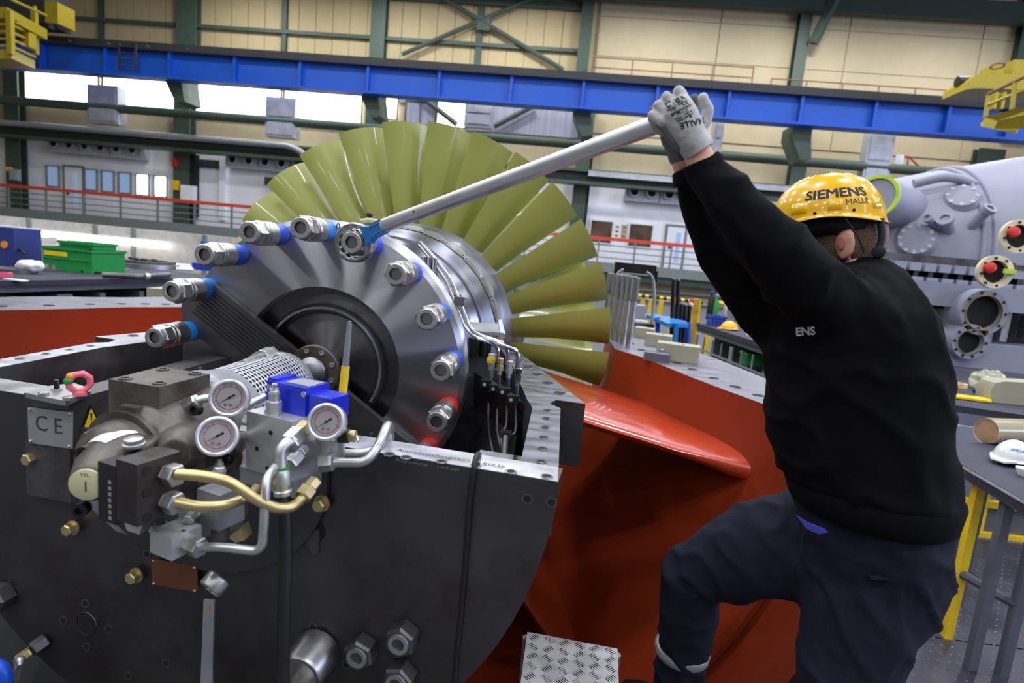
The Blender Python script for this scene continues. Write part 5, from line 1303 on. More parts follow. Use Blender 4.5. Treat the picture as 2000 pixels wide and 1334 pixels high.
G().prof(hh(-.112, .055, -.085), LFH, [(-.008, .014), (.008, .014), (.01, .011)], 20).obj('adjuster_knob', 'strap_black', pe)
# gloves
def finger(g, pts, r0, r1):
    pts = [Vector(p) for p in pts]
    for i in range(len(pts) - 1):
        a = r0 + (r1 - r0) * i / (len(pts) - 1); b_ = r0 + (r1 - r0) * (i + 1) / (len(pts) - 1)
        g.cyl(pts[i], pts[i + 1], a, b_, n=16); g.ball(pts[i], a, n=14); g.ball(pts[i + 1], b_, n=14)
YN = 1.285
g = G()
limb(g, [(1362, 291, 30, 1.295, .031), (1352, 275, 32, 1.29, .032), (1341, 253, 36, 1.285, .030), (1329, 230, 38, 1.280, .027), (1319, 212, 37, 1.278, .024), (1312, 202, 30, 1.280, .018)])
for (mx, my), (px, py), (qx, qy), dy in (((1338, 198), (1326, 178), (1318, 196), .0), ((1318, 208), (1302, 190), (1296, 208), .0), ((1303, 222), (1286, 206), (1282, 222), .003), ((1294, 238), (1276, 225), (1276, 238), .006)):
    finger(g, [P(mx, my, YN - .006), P(px, py, YN + .000 + dy), P(px - 1, py + 5, YN + .026), P(qx + 8, qy + 12, YN + .056), P(qx + 26, qy + 24, YN + .070)], .0118, .0102)
finger(g, [P(1360, 258, YN + .004), P(1378, 236, YN + .006), P(1383, 214, YN + .004), P(1373, 192, YN + .002)], .0135, .0108)
def knit(co, n): return .0012 * noise.noise(co * 90)
gl = bake(g, 'glove', 'glove_grey', .0026, pe, 2, knit); gl['label'] = 'pale grey work glove with printed back'
g = G(); limb(g, [(1366, 296, 28, 1.297, .030), (1365, 294, 33, 1.297, .035), (1360, 286, 34, 1.296, .035), (1350, 270, 34, 1.291, .0335), (1346, 262, 33, 1.289, .031)]); g.obj('knit_cuff', 'glove_grey', gl, 60)
g = G()
limb(g, [(1330, 318, 19, 1.365, .028), (1325, 296, 23, 1.362, .03), (1316, 268, 27, 1.362, .032), (1314, 246, 28, 1.362, .030), (1322, 232, 22, 1.365, .022)])
ax_h = t1 - td * .02
for k in range(4):
    o_ = ax_h - td * (-.012 + .0185 * k); u, v = side, fr2
    finger(g, [o_ + (u * math.cos(a) + v * math.sin(a)) * .031 for a in (-1.9, -.9, .2)], .0105, .0095)
finger(g, [P(1352, 226, 1.36), P(1362, 206, 1.365), P(1356, 192, 1.36)], .0115, .010)
gl2 = bake(g, 'glove', 'glove_dark', .0034, pe, 4, knit); gl2['label'] = 'dark grey work glove gripping the tube from below'
g = G(); limb(g, [(1332, 316, 18, 1.365, .024), (1331, 312, 23, 1.365, .031), (1326, 300, 24, 1.363, .031), (1323, 294, 22, 1.362, .029)]); g.obj('knit_cuff', 'glove_dark', gl2, 60)
# grey coating on the little finger edge of the near glove
g = G(); limb(g, [(1284, 236, 9, 1.290, .014), (1298, 254, 9, 1.290, .016), (1314, 278, 8, 1.292, .016), (1326, 294, 6, 1.295, .014)]); bake(g, 'palm_coating', 'glove_dark', .0032, gl, 3)
# print on the glove and on the chest: laid onto the cloth along the line of sight
from mathutils.bvhtree import BVHTree
def surf(o):
    me = o.data; return BVHTree.FromPolygons([v.co.copy() for v in me.vertices], [p.vertices[:] for p in me.polygons])
def wrap(tree, px, py, Y, rot_deg, sink=.0006):
    c = P(px, py, Y); d = (c - EYE).normalized(); a = math.radians(rot_deg)
    ix = RW @ Vector((1, 0, 0)); iy = RW @ Vector((0, 1, 0)); u = ix * math.cos(a) + iy * math.sin(a); v = -ix * math.sin(a) + iy * math.cos(a)
    def f(x, y):
        p = c + u * x + v * y; dd_ = (p - EYE).normalized(); h = tree.ray_cast(EYE, dd_)
        return h[0] - dd_ * sink if h[0] is not None else p
    return f
tg = surf(gl)
for body_, px, py, sz, b_ in (('uvex', 1318, 196, .023, .0006), ('unidur 6641', 1320, 206, .0085, .0002), ('TK281', 1313, 214, .007, .0002), ('CE', 1338, 201, .011, .0002), ('EN 388', 1320, 222, .006, .0002), ('MADE IN KOREA\nLTD 2 - D\n4131A  CAT II\nUVEX SAFETY', 1334, 222, .0062, .0002), ('8', 1349, 227, .009, .0003)):
    letter('glove_print', body_, sz, 'ink', gl, wrap(tg, px, py, YN, 27), 0, b_)
letter('glove_writing', 'MALLE', .018, 'ink', gl, wrap(tg, 1352, 240, YN, 195), 0, .0004)
letter('chest_lettering', 'ENS', .0235, 'paper_white', sw, wrap(surf(sw), 1573, 648, 1.25, 4, .0012), 1, .0006)
# ================================================================== things round the machine
mat('bench_grey', (92, 96, 106), .5, var=.1)
mat('bench_top', (58, 58, 70), .6, spec=.25, var=.12, scale=5)
mat('bin_green', (26, 140, 66), .45, var=.06)
mat('bin_blue', (24, 60, 170), .4, var=.06)
mat('rust_yellow', (190, 160, 30), .6, var=.35, scale=8)
mat('cream_block', (164, 160, 138), .6, var=.06)
mat('plastic_clear', (226, 230, 196), .15, var=.05, trans=.55, alpha=.75)
mat('casing_grey', (146, 148, 164), .5, var=.07, scale=3)
mat('ring_cream', (222, 214, 178), .5)
mat('wrap_brown', (176, 140, 108), .6, var=.25, scale=14)
mat('helmet_white', (226, 226, 224), .3, coat=.4, var=.02)
mat('lime', (190, 214, 60), .5)
mat('hazard_black', (24, 24, 22), .6)
mat('tape_cream', (224, 190, 130), .5)
mat('pink_plastic', (220, 80, 110), .5)
# ------------------------------------------------------------------ studs and blocks on the right flange
sm1 = G().prof((0, 0, 0), (0, 0, 1), [(0, .016), (.002, .018), (.25, .018), (.252, .0215)], 18).mesh('shank', 'stud_steel')
thr = [(.252, .0215)]
for i in range(26): thr += [(.254 + i * .005, .0215), (.2565 + i * .005, .0195)]
thr += [(.386, .0205), (.39, .017)]
sm2 = G().prof((0, 0, 0), (0, 0, 1), thr, 16).mesh('thread', 'thread_dark', 60)
spots = [(1227, 678), (1216, 672), (1207, 668), (1197, 664), (1190, 657), (1180, 650), (1212, 657), (1203, 651), (1196, 652), (1222, 668)]
for i, (px, py) in enumerate(spots):
    q = Q(px, py, ZA + .001)
    o = thing('threaded_stud', ['nearest', 'second', 'third', 'fourth', 'fifth', 'last', 'left', 'middle', 'second', 'right'][i % 10] + (' threaded steel stud of the front row on the right flange, counted from the right' if i < 6 else ' threaded steel stud half hidden in the back row on the right flange'), 'stud', q, 'studs standing on the right joint flange')
    M = Matrix.Translation(q)
    put('shank', sm1, o, M); put('thread', sm2, o, M)
for i, (px, py, sx, sy, sz, lab) in enumerate(((1322, 703, .205, .11, .082, 'largest cream steel block on the flange, nearest, with a round knob'), (1285, 674, .15, .12, .065, 'middle cream steel block on the flange between two others'), (1258, 658, .12, .1, .06, 'rearmost cream steel block on the flange beside the studs'))):
    q = Q(px, py, ZA + .001); R_ = Matrix.Rotation(-.22, 3, 'Z')
    o = thing('steel_block', lab, 'block', q, 'cream blocks on the flange')
    G().box(q + Vector((0, 0, sz / 2)), (sx, sy, sz), M=R_).bev(.003, 1).obj('block', 'cream_block', o)
    if i == 0: G().prof(q + R_ @ Vector((-.075, -sy / 2, sz * .55)), R_ @ Vector((0, -1, 0)), [(0, .008), (.01, .008), (.012, .014), (.022, .012), (.026, .006)], 16).obj('knob', 'bright_steel', o)
    G().cyl(q + R_ @ Vector((.02, .01, sz)), q + R_ @ Vector((.02, .01, sz + .001)), .008, n=12).obj('hole', 'black_gap', o)
q = Q(1282, 704, ZA + .001); tag(G().box(q + Vector((0, 0, .02)), (.12, .09, .04), rz=-.22).bev(.003, 1).obj('shim_block', 'bench_grey'), 'low grey shim block against the largest cream block', 'block')
# small box on the left flange by the lowest nuts
o = thing('cream_box', 'small cream box behind the left nuts above the red flange', 'box', P(300, 590, 3.9)); a = P(286, 592, 3.9); b = P(345, 568, 3.9)
G().b2(a, b + Vector((0, .2, 0))).bev(.004, 1).obj('case', 'cream_block', o); G().b2(a + Vector((.02, -.01, .03)), a + Vector((.06, 0, .05))).obj('latch', 'rail_dark', o)
# ------------------------------------------------------------------ aluminium tread step and checker plate floor
ts = thing('step_stool', 'aluminium tread plate step in front of the red casing', 'step', P(1110, 1330, 1.9))
zs = .22
c0, c1, c2, c3 = Q(1030, 1234, zs), Q(1206, 1267, zs), Q(1212, 1420, zs), Q(1008, 1400, zs)
tpn = G().prism([c0, c1, c2, c3], (0, 0, -.012)).obj('tread', 'alu', ts)
g = G()
def bil(u, v): return c0.lerp(c1, u).lerp(c3.lerp(c2, u), v)
W_, L_ = (c1 - c0).length, (c3 - c0).length; nu, nv_ = int(W_ / .043), int(L_ / .043)
for i in range(nu):
    for j in range(nv_):
        cc = bil((i + .5) / nu, (j + .5) / nv_); a = .75 if (i + j) % 2 else -.82
        for k in range(5):
            off = (k - 2) * .0072; d = Vector((math.cos(a), math.sin(a), 0)); n_ = Vector((-d.y, d.x, 0)); m_ = cc + n_ * off; h = .0165
            v5 = [m_ - d * h, m_ + n_ * .0024, m_ + d * h, m_ - n_ * .0024]; t_ = m_ + Vector((0, 0, .0026))
            for q in range(4): g.face([v5[q], v5[(q + 1) % 4], t_])
bars = g.obj('tread_bars', 'bright_steel', tpn); bars['kind'] = 'stuff'
for a, b in ((c0, c1), (c1, c2), (c3, c0), (c2, c3)):
    g = G(); g.prism([a + Vector((0, 0, -.012)), b + Vector((0, 0, -.012)), b + Vector((0, 0, -.06)), a + Vector((0, 0, -.06))], (0, .003, 0)); g.obj('skirt', 'alu', ts)
for p in (c0, c1, c2, c3): G().cyl(Vector((p.x * .97 + .003, p.y, 0)), p + Vector((0, 0, -.02)), .014, n=10).obj('leg', 'alu', ts)
mat('checker', (74, 74, 86), .38, metal=.6, var=.15, scale=6)
cf = struct('floor_checker'); del cf['kind']; tag(cf, kind='structure')
plates = [((1.06, 1.3), (2.3, 2.45)), ((1.06, 2.46), (2.3, 3.6)), ((2.31, 1.3), (3.6, 2.45)), ((2.31, 2.46), (3.6, 3.6))]
for lo, hi in plates: G().b2((*lo, .001), (*hi, .006)).obj('checker_plate', 'checker', cf)
g = G()
for i in range(46):
    for j in range(42):
        x, y = 1.08 + i * .04, 1.32 + j * .054
        if x > 2.9: continue
        a = .5 if (i + j) % 2 else -1.07; d = Vector((math.cos(a), math.sin(a), 0)) * .014; n_ = Vector((-d.y, d.x, 0)) * .22; m_ = Vector((x, y, .006)); v4 = [m_ - d, m_ + n_, m_ + d, m_ - n_]; t_ = m_ + Vector((0, 0, .0022))
        for q in range(4): g.face([v4[q], v4[(q + 1) % 4], t_])
lz = g.obj('checker_lozenges', 'checker', cf); lz['kind'] = 'stuff'
# ------------------------------------------------------------------ long bench at left
def bench(name, lab, A, B, dep, h, posts, parent_cat='workbench', split=None):
    """bench whose top front edge runs A -> B"""
    d = (B - A); L = d.length; d.normalize(); n = Vector((-d.y, d.x, 0))
    if n.y < 0: n = -n
    o = thing(name, lab, parent_cat, Vector((A.x, A.y, 0)))
    def at(s, t, z): return A + d * s + n * t + Vector((0, 0, z - A.z))
    def bx(s0, s1, t0, t1, z0, z1, nm_, m):
        return G().prism([at(s0, t0, z0), at(s1, t0, z0), at(s1, t1, z0), at(s0, t1, z0)], (0, 0, z1 - z0)).obj(nm_, m, o)
    bx(0, L, -.03, dep, h - .04, h, 'top', 'bench_top'); bx(0, L, 0, dep, h - .09, h - .04, 'apron', 'bench_grey')
    bx(0, L, dep - .03, dep, .05, h - .12, 'back_panel', 'bench_grey'); bx(0, L, .02, dep, .03, .08, 'plinth', 'bench_grey'); bx(0, L, .03, dep - .03, h * .5 - .01, h * .5 + .01, 'shelf', 'bench_grey')
    for s, w_ in posts: bx(s - w_ / 2, s + w_ / 2, 0, dep - .03, .05, h - .12, 'divider', 'bench_grey')
    return o, at, L
A, B = Q(-260, 552, .92), Q(440, 541, .92)
bo, at_, L_ = bench('workbench', 'long grey workbench with open compartments behind the red flange at left', A, B, .95, .92, [(s, .05 if i % 3 else .12) for i, s in enumerate([.05, .42, .80, 1.2, 1.52, 1.9, 2.3, 2.62, 3.0, 3.4, 3.8, 4.2])])
# green bins on the bench
def crate(name, lab, c, sx, sy, sz, rz, m='bin_green', strip=None, group=None):
    o = thing(name, lab, 'crate', c, group); R_ = Matrix.Rotation(rz, 3, 'Z')
    g = G(); t = .012
    for (x, y, w_, l) in ((-sx / 2, 0, t, sy), (sx / 2, 0, t, sy), (0, -sy / 2, sx, t), (0, sy / 2, sx, t)): g.box(c + R_ @ Vector((x, y, sz / 2)), (w_, l, sz), M=R_)
    g.box(c + Vector((0, 0, .008)), (sx, sy, .012), M=R_); g.obj('tub', m, o)
    g = G()
    for (x, y, w_, l) in ((-sx / 2, 0, .035, sy + .03), (sx / 2, 0, .035, sy + .03), (0, -sy / 2, sx + .03, .035), (0, sy / 2, sx + .03, .035)): g.box(c + R_ @ Vector((x, y, sz - .01)), (w_, l, .02), M=R_)
    g.obj('rim', m, o)
    G().box(c + R_ @ Vector((0, -sy / 2 - .008, sz * .52)), (sx * .98, .012, .012), M=R_).obj('rib', m, o)
    if strip: G().box(c + R_ @ Vector((-sx * .22, -sy / 2 - .009, sz * .72)), (sx * .48, .006, .04), M=R_).obj('label_strip', strip, o)
    return o
q = Q(123, 530, .921)
crate('green_crate', 'large green plastic crate with yellow strip on the left bench', q + Vector((0, .25, 0)), .50, .38, .21, -.06, strip='signal_yellow'); crate('green_crate', 'smaller green crate stacked on the large green one', q + Vector((.02, .27, .211)), .34, .26, .06, -.06)
tag(G().prism([P(80, 466, 5.2), P(105, 462, 5.2), P(122, 474, 5.2), P(82, 474, 5.2)], (0, .1, .0)).bev(.01, 1).obj('white_bag', 'paper_white'), 'white packet standing on the upper green crate', 'packet')
for i, (px, py, r, h) in enumerate(((92, 531, .028, .07), (106, 531, .026, .06))):
    q = Q(px, py, .921); o = thing('steel_nut', ['left of two small steel nuts in front of the green crate', 'right of two small steel nuts in front of the green crate'][i], 'nut', q, 'small nuts on the left bench')
    G().prof(q, (0, 0, 1), [(0, r), (h * .5, r), (h * .52, r * .8), (h, r * .75)], 6).obj('nut', 'nut_steel', o); G().cyl(q + Vector((0, 0, h)), q + Vector((0, 0, h + .001)), r * .5, n=14).obj('bore', 'black_gap', o)
for i, (px, py, lab) in enumerate(((150, 530, 'short steel spanner lying right of the small nuts'), (178, 534, 'dark tool lying at the front edge of the left bench'))):
    q = Q(px, py, .921); o = thing('bench_tool', lab, 'tool', q); G().tube([q + Vector((-.06, 0, .012)), q + Vector((.08, .02, .012))], .01, 8, 1).obj('shank', ['zinc', 'black_steel'][i], o); G().ring(q + Vector((-.07, 0, .012)), (0, 0, 1), [(-.008, .014), (-.008, .026), (.008, .026), (.008, .014)], 16).obj('ring', ['zinc', 'black_steel'][i], o)
# steel rings with hoses on the bench
q = Q(258, 524, .921) + Vector((0, .28, 0))
o = thing('steel_ring', 'big dark steel ring lying flat on the left bench', 'ring', q); G().ring(q, (0, 0, 1), [(.0, .20), (.0, .29), (.05, .29), (.05, .20)], 48).obj('ring', 'milled_steel', o)
q2 = q + Vector((-.02, .02, .051)); o = thing('steel_ring', 'thinner steel ring stacked on the big ring of the left bench', 'ring', q2); G().ring(q2, (0, 0, 1), [(.0, .18), (.0, .26), (.03, .26), (.03, .18)], 48).obj('ring', 'dark_steel', o)
for k in range(4): G().ball(q2 + Vector((-.14 + .09 * k, -.15 if k in (1, 2) else -.1, .045)), (.04, .03, .018), n=10).obj('loose_clamp', 'black_paint', o)
o = thing('hose_coil', 'grey hose lying along the front of the left bench', 'hose', Q(260, 540, .921)); G().tube([Q(200, 537, .952), Q(240, 539, .952), Q(285, 540, .952), Q(330, 537, .952)], .026, 12, 5).obj('hose', 'dark_steel', o); G().tube([Q(282, 540, .954), Q(290, 540, .954)], .030, 12, 1).obj('hose_band', 'zinc', o)
# tool stand, blue
o = thing('tool_stand', 'blue tool stand with upright steel tools at the end of the left bench', 'tool stand', Q(395, 528, .921)); q = Q(395, 528, .921) + Vector((0, .1, 0))
G().box(q + Vector((0, 0, .04)), (.26, .2, .08)).bev(.005, 1).obj('base', 'bin_blue', o); G().box(q + Vector((.05, .1, .26)), (.40, .012, .16)).obj('pegboard', 'sleeve_cyan', o); G().box(q + Vector((0, 0, .17)), (.24, .15, .012)).obj('holder', 'bin_blue', o)
for k in range(5): G().cyl(q + Vector((-.1 + .05 * k, -.03 + .03 * (k % 2), .08)), q + Vector((-.1 + .05 * k, -.03 + .03 * (k % 2), .24 + .02 * (k % 3))), .014, n=10).obj('tool', 'zinc', o)
for k in range(5): G().cyl(q + Vector((-.06 + .06 * k, .09, .27)), q + Vector((-.06 + .06 * k, .05, .27)), .02, n=12).obj('socket', 'nut_steel', o)
q = Q(428, 533, .921); tag(G().box(q + Vector((0, .06, .055)), (.1, .1, .11)).bev(.005, 1).obj('cream_carton', 'cream_block'), 'small cream carton beside the blue tool stand', 'carton')
o = thing('tube_roll', 'bundle of pale tubes lying before the blue tool stand', 'tubes', Q(330, 522, .921))
for k in range(3): G().cyl(Q(338 + 3 * k, 517 + 4 * k, .945), Q(372 + 3 * k, 519 + 4 * k, .945), .02, n=10).obj('tube', 'paper_white', o)
o = thing('blue_machine', 'dark blue machine head with round plate at the left picture edge', 'machine', Q(5, 508, .921)); a = P(-60, 514, 5.2); b = P(26, 446, 5.2)
G().b2(a, b + Vector((0, .3, 0))).bev(.015, 2).obj('housing', 'ink_blue', o); G().prof(P(9, 478, 5.2), (0, -1, 0), [(0, .035), (.008, .035)], 24).obj('round_plate', 'orange_paint', o); G().tube([P(26, 488, 5.25), P(40, 488, 5.25), P(48, 496, 5.25)], .012, 8, 3).obj('hose', 'rubber', o)
g = G(); g.ball(Q(38, 525, .96) + Vector((0, .1, .02)), (.11, .08, .05), n=18)
def crump(co, n): return .03 * noise.noise(co * 16)
pb_ = bake(g, 'plastic_bag', 'paper_white', .012, None, 1, crump); tag(pb_, 'crumpled pale plastic bag left of the green crate', 'bag')
tag(G().ring(Q(2, 540, .93), (0, 0, 1), [(0, .05), (0, .07), (.03, .07), (.03, .05)], 24).obj('pink_ring', 'pink_plastic'), 'pink plastic ring at the left edge of the bench', 'ring')
q = Q(24, 548, .921); tag(G().box(q + Vector((0, .03, .004)), (.16, .06, .008), rz=-.1).obj('paper_note', 'paper_white'), 'flat white slip of paper on the front edge of the bench', 'paper')
tag(G().cyl(Q(60, 536, .921) + Vector((-.2, .05, 0)), Q(60, 536, .921) + Vector((-.2, .05, .03)), .16, n=32).obj('steel_plate', 'dark_steel'), 'round dark plate lying left of the green crate', 'plate')
# small green bin in the bench compartment
crate('green_bin', 'small green bin inside a bench compartment below the hose', at_(2.78, .2, .62) , .13, .16, .09, math.atan2((B - A).y, (B - A).x), 'bin_green')
# partition with fluorescent strip behind the bench
pa, pb_2 = P(-200, 520, 9.2), P(505, 520, 9.2)
pt = struct('wall_partition'); mat('panel_pale', (196, 192, 184), .8)
G().b2((pa.x, 9.2, 0), (pb_2.x, 9.3, 1.30)).obj('panel', 'panel_pale', pt)
for px in (60, 188, 262, 400): X = P(px, 500, 9.2).x; G().b2((X - .03, 9.16, 0), (X + .03, 9.2, 1.3)).obj('upright', 'rail_grey', pt)
X0, X1 = P(-120, 440, 9.0).x, P(333, 483, 9.0).x; z = zl(0, 447, 330, 483, 9.0)
ls = thing('light_strip', 'long bright fluorescent strip light behind the left bench', 'lamp', (X0, 9, z)); G().b2((X0, 8.98, z + .03), (X1, 9.1, z + .07)).obj('housing', 'paper_white', ls)
for i in range(4): G().cyl((X0 + (X1 - X0) * (i + .02) / 4, 9, z), (X0 + (X1 - X0) * (i + .98) / 4, 9, z), .05, n=10).obj('tube', 'tube_light', ls)
# ------------------------------------------------------------------ right background: hand truck, rack, bench
ht = thing('hand_truck', 'steel hand truck with black handle bar behind the studs', 'hand truck', P(1240, 690, 4.6))
Y = 4.6
G().b2(P(1200, 530, Y), P(1283, 519, Y) + Vector((0, .05, 0))).bev(.01, 2).obj('handle_bar', 'black_paint', ht)
for px, s in ((1203, 1), (1281, -1)): G().box(P(px, 533, Y) + Vector((0, .02, -.03)), (.03, .05, .09)).obj('grip_end', 'black_paint', ht)
G().tube([P(1218, 526, Y), P(1206, 535, Y), P(1202, 560, Y), P(1198, 640, Y), Vector((P(1198, 640, Y).x, Y, .02))], .012, 10, 5).obj('side_tube', 'pipe_grey', ht); G().tube([P(1262, 531, Y), P(1273, 540, Y), P(1277, 560, Y), P(1274, 620, Y), Vector((P(1272, 640, Y).x, Y, .02))], .012, 10, 5).obj('side_tube', 'pipe_grey', ht)
G().cyl(P(1196, 625, Y), P(1264, 632, Y), .025, n=12).obj('cross_tube', 'pipe_grey', ht); G().box(P(1268, 640, Y), (.06, .06, .06)).obj('joint', 'black_paint', ht); G().b2(Vector((P(1198, 640, Y).x, Y, 0)), Vector((P(1272, 640, Y).x, Y + .25, .02))).obj('toe_plate', 'pipe_grey', ht)
rk = thing('rod_rack', 'bright blue rack holding upright dark rods behind the flange', 'rack', P(1300, 720, 5.2))
Y = 5.0
def blue(a, b, ya, yb, r=.02): G().cyl(P(*a, ya), P(*b, yb), r, n=8).obj('frame_bar', 'sleeve_blue', rk)
G().prism([P(1268, 611, 5.3), P(1340, 627, 4.9), P(1345, 633, 4.9), P(1305, 632, 4.8), P(1262, 614, 5.1)], (0, 0, -.03)).obj('top_ring', 'sleeve_cyan', rk)
for a, b in (((1285, 620), (1283, 720)), ((1322, 632), (1318, 690)), ((1345, 630), (1340, 760))): blue(a, b, 5, 5)
G().prism([P(1318, 632, 4.8), P(1324, 632, 4.8), P(1324, 678, 4.8), P(1340, 680, 4.8), P(1340, 684, 4.8), P(1317, 683, 4.8)], (0, .05, 0)).obj('front_panel', 'sleeve_cyan', rk); G().prism([P(1280, 680, 5), P(1320, 684, 5), P(1320, 740, 5), P(1280, 736, 5)], (0, .3, 0)).obj('foot_box', 'sleeve_blue', rk)
rods = [(1316, 546, 1301, 690, .018), (1325, 548, 1312, 690, .018), (1323, 595, 1314, 690, .02), (1331, 594, 1325, 690, .018), (1338, 596, 1332, 690, .026), (1347, 597, 1341, 688, .016)]
for i, (x0, y0, x1, y1, r) in enumerate(rods):
    a, b = P(x0, y0, 5.05 + .03 * i), P(x0 - 6, y1, 5.05 + .03 * i); o = thing('steel_rod', ['taller dark rod at the left of the blue rack', 'taller dark rod beside the leftmost one in the blue rack'][i] if i < 2 else ['', '', 'first', 'second', 'thickest', 'last'][i] + ' of four short dark rods standing right in the blue rack', 'rod', b, 'dark rods in the blue rack')
    G().cyl(b, a, r, n=12).obj('rod', 'black_steel', o); G().cyl(a, a + Vector((0, 0, .015)), r * .7, n=12).obj('tip', 'milled_steel', o)
pst = thing('yellow_post', 'worn yellow steel post with red and white chain beside the rod rack', 'post', P(1350, 760, 5.3)); G().b2(Vector((P(1343, 760, 5.3).x, 5.3, 0)), P(1358, 584, 5.3) + Vector((0, .08, 0))).obj('post', 'rust_yellow', pst)
for k in range(12): G().ring(P(1352 - 2.2 * k, 588 + 6.5 * k, 5.25), (1, .3, .5 * (-1) ** k), [(-.008, .012), (-.008, .022), (.008, .022), (.008, .012)], 10).obj('chain_link', ['signal_red', 'paper_white'][k % 2], pst)
yr = thing('barrier', 'yellow barrier frame with black and yellow striped bar in the background', 'barrier', P(1300, 690, 7.5))
a, b = P(1246, 577, 7.5), P(1372, 591, 7.5); n = 18
for k in range(n): G().cyl(a.lerp(b, k / n), a.lerp(b, (k + 1) / n), .022, n=8).obj('striped_bar', ['signal_yellow', 'hazard_black'][k % 2], yr)
for px in (1256, 1272, 1292, 1318, 1366, 1392): G().cyl(P(px, 586, 7.5), Vector((P(px, 586, 7.5).x, 7.5, 0)), .03, n=8).obj('upright', 'signal_yellow', yr)
for py in (620, 655): G().cyl(P(1250, py - 3, 7.5), P(1340, py + 6, 7.5), .025, n=8).obj('cross_bar', 'signal_yellow', yr)
a, b = P(1400, 592, 7.5), P(1482, 601, 7.5); G().cyl(a, b, .03, n=8).obj('hand_rail', 'signal_yellow', yr)
tag(G().b2(Vector((P(1240, 640, 6.5).x, 6.5, 0)), P(1262, 598, 6.5) + Vector((0, .2, 0))).bev(.01, 1).obj('grey_cabinet', 'casing_grey'), 'small grey cabinet behind the hand truck', 'cabinet')
A, B = Q(1362, 630, .92), Q(1530, 682, .92)
bo2, at2, L2 = bench('shelf_bench', 'grey bench with bin shelves in front of the worker', A, B, 1.1, .92, [], split=None)
d2 = (B - A).normalized(); hgt = .8
for i in range(9):
    s = .03 + i * (L2 - .06) / 8; w_ = .007 if i % 4 else .03
    G().prism([at2(s - w_, -.006, .1), at2(s + w_, -.006, .1), at2(s + w_, .006, .1), at2(s - w_, .006, .1)], (0, 0, .7)).obj('upright', 'pipe_grey', bo2)
G().prism([at2(.02, .2, .09), at2(L2 - .02, .2, .09), at2(L2 - .02, .22, .09), at2(.02, .22, .09)], (0, 0, .74)).obj('back_shade_panel', 'black_gap', bo2)  # black panel painting the shade inside the open shelves
for z in (.30, .5, .66): G().prism([at2(0, -.012, z), at2(L2, -.012, z), at2(L2, .0, z), at2(0, .0, z)], (0, 0, .018)).obj('label_rail', 'pipe_grey', bo2)
crate('green_bin', 'green bin standing in the shelf bench before the worker', at2(L2 * .62, .10, .68), .11, .14, .11, math.atan2(d2.y, d2.x), 'bin_green')
# on that bench: helmet, blue bins, bottles
def dome_hat(name, lab, c, fwd, m, s=1.0, parent_tag=True):
    o = thing(name, lab, 'helmet', c); up = Vector((0, 0, 1)); l = up.cross(fwd)
    rows = []
    for k_, z in ((1.12, .0), (1.06, .004), (1.0, .015)): rows.append([c + fwd * (.14 * s * k_ * math.cos(a)) + l * (.115 * s * k_ * math.sin(a)) + up * (z * s + (.02 * s * abs(math.sin(a)) if k_ > 1 else .01 * s)) for a in [2 * PI * i / 40 for i in range(40)]])
    for i in range(1, 10):
        e = math.radians(9.5 * i); rows.append([c + fwd * (.14 * s * math.cos(e) * math.cos(a)) + l * (.115 * s * math.cos(e) * math.sin(a)) + up * (.015 + .125 * math.sin(e)) * s for a in [2 * PI * j / 40 for j in range(40)]])
    g = G(); g.rings(rows, True, False); g.obj('shell', m, o, 60)
    pk = G(); pk.prism([c + fwd * .13 * s + l * .08 * s + up * .01, c + fwd * .185 * s + l * .04 * s + up * .002, c + fwd * .185 * s - l * .04 * s + up * .002, c + fwd * .13 * s - l * .08 * s + up * .01], (0, 0, .006)); pk.obj('peak', m, o)
    g = G(); g.rings([[c + fwd * .125 * s * math.cos(a) + l * .10 * s * math.sin(a) + up * z for a in [2 * PI * i / 30 for i in range(30)]] for z in (.0, .03)], True, False); g.obj('headband', 'strap_black', o)
    return o, l
dome_hat('spare_helmet', 'yellow helmet lying on the grey shelf bench in the background', Q(1424, 644, .921), Vector((-.95, -.3, 0)), 'helmet_yellow', .62)
o = thing('white_jar', 'white jar standing behind the spare yellow helmet', 'jar', Q(1430, 631, .921)); G().prof(Q(1430, 631, .921), (0, 0, 1), [(0, .05), (.17, .05), (.18, .04)], 20).obj('jar', 'pipe_grey', o); G().prof(Q(1430, 631, .921), (0, 0, 1), [(.18, .055), (.22, .055), (.225, .045)], 20).obj('lid', 'paper_white', o)
for i, (px, py, w_, lab) in enumerate(((1402, 638, .12, 'blue open bin left of the spare yellow helmet'), (1462, 640, .16, 'blue open bin right of the spare yellow helmet'))): crate('blue_bin', lab, Q(px, py, .921) + Vector((0, .1, 0)), w_, .16, .10, .1, 'bin_blue')
for i, (px, py, h, r, m, lab) in enumerate(((1384, 624, .30, .035, 'black_paint', 'black bottle with blue top at the left end of the shelf bench'), (1394, 625, .27, .035, 'green_paint', 'dark green bottle beside the black one'), (1412, 633, .24, .02, 'zinc', 'thin silver spray can behind the spare helmet'), (1440, 638, .27, .022, 'zinc', 'silver rod tool standing right behind the spare helmet'), (1452, 634, .24, .05, 'pipe_grey', 'grey canister behind the right blue bin'), (1464, 655, .06, .03, 'paper_white', 'small white cup at the front of the shelf bench'))):
    q = Q(px, py, .921); o = thing('bottle' if i < 5 else 'cup', lab, 'bottle' if i < 5 else 'cup', q)
    G().prof(q, (0, 0, 1), [(0, r), (h * .75, r), (h * .85, r * .5), (h, r * .45)], 16).obj('bottle', m, o); G().prof(q + Vector((0, 0, h)), (0, 0, 1), [(0, r * .55), (.03, r * .4)], 12).obj('cap', 'sleeve_blue' if i == 0 else 'zinc', o)
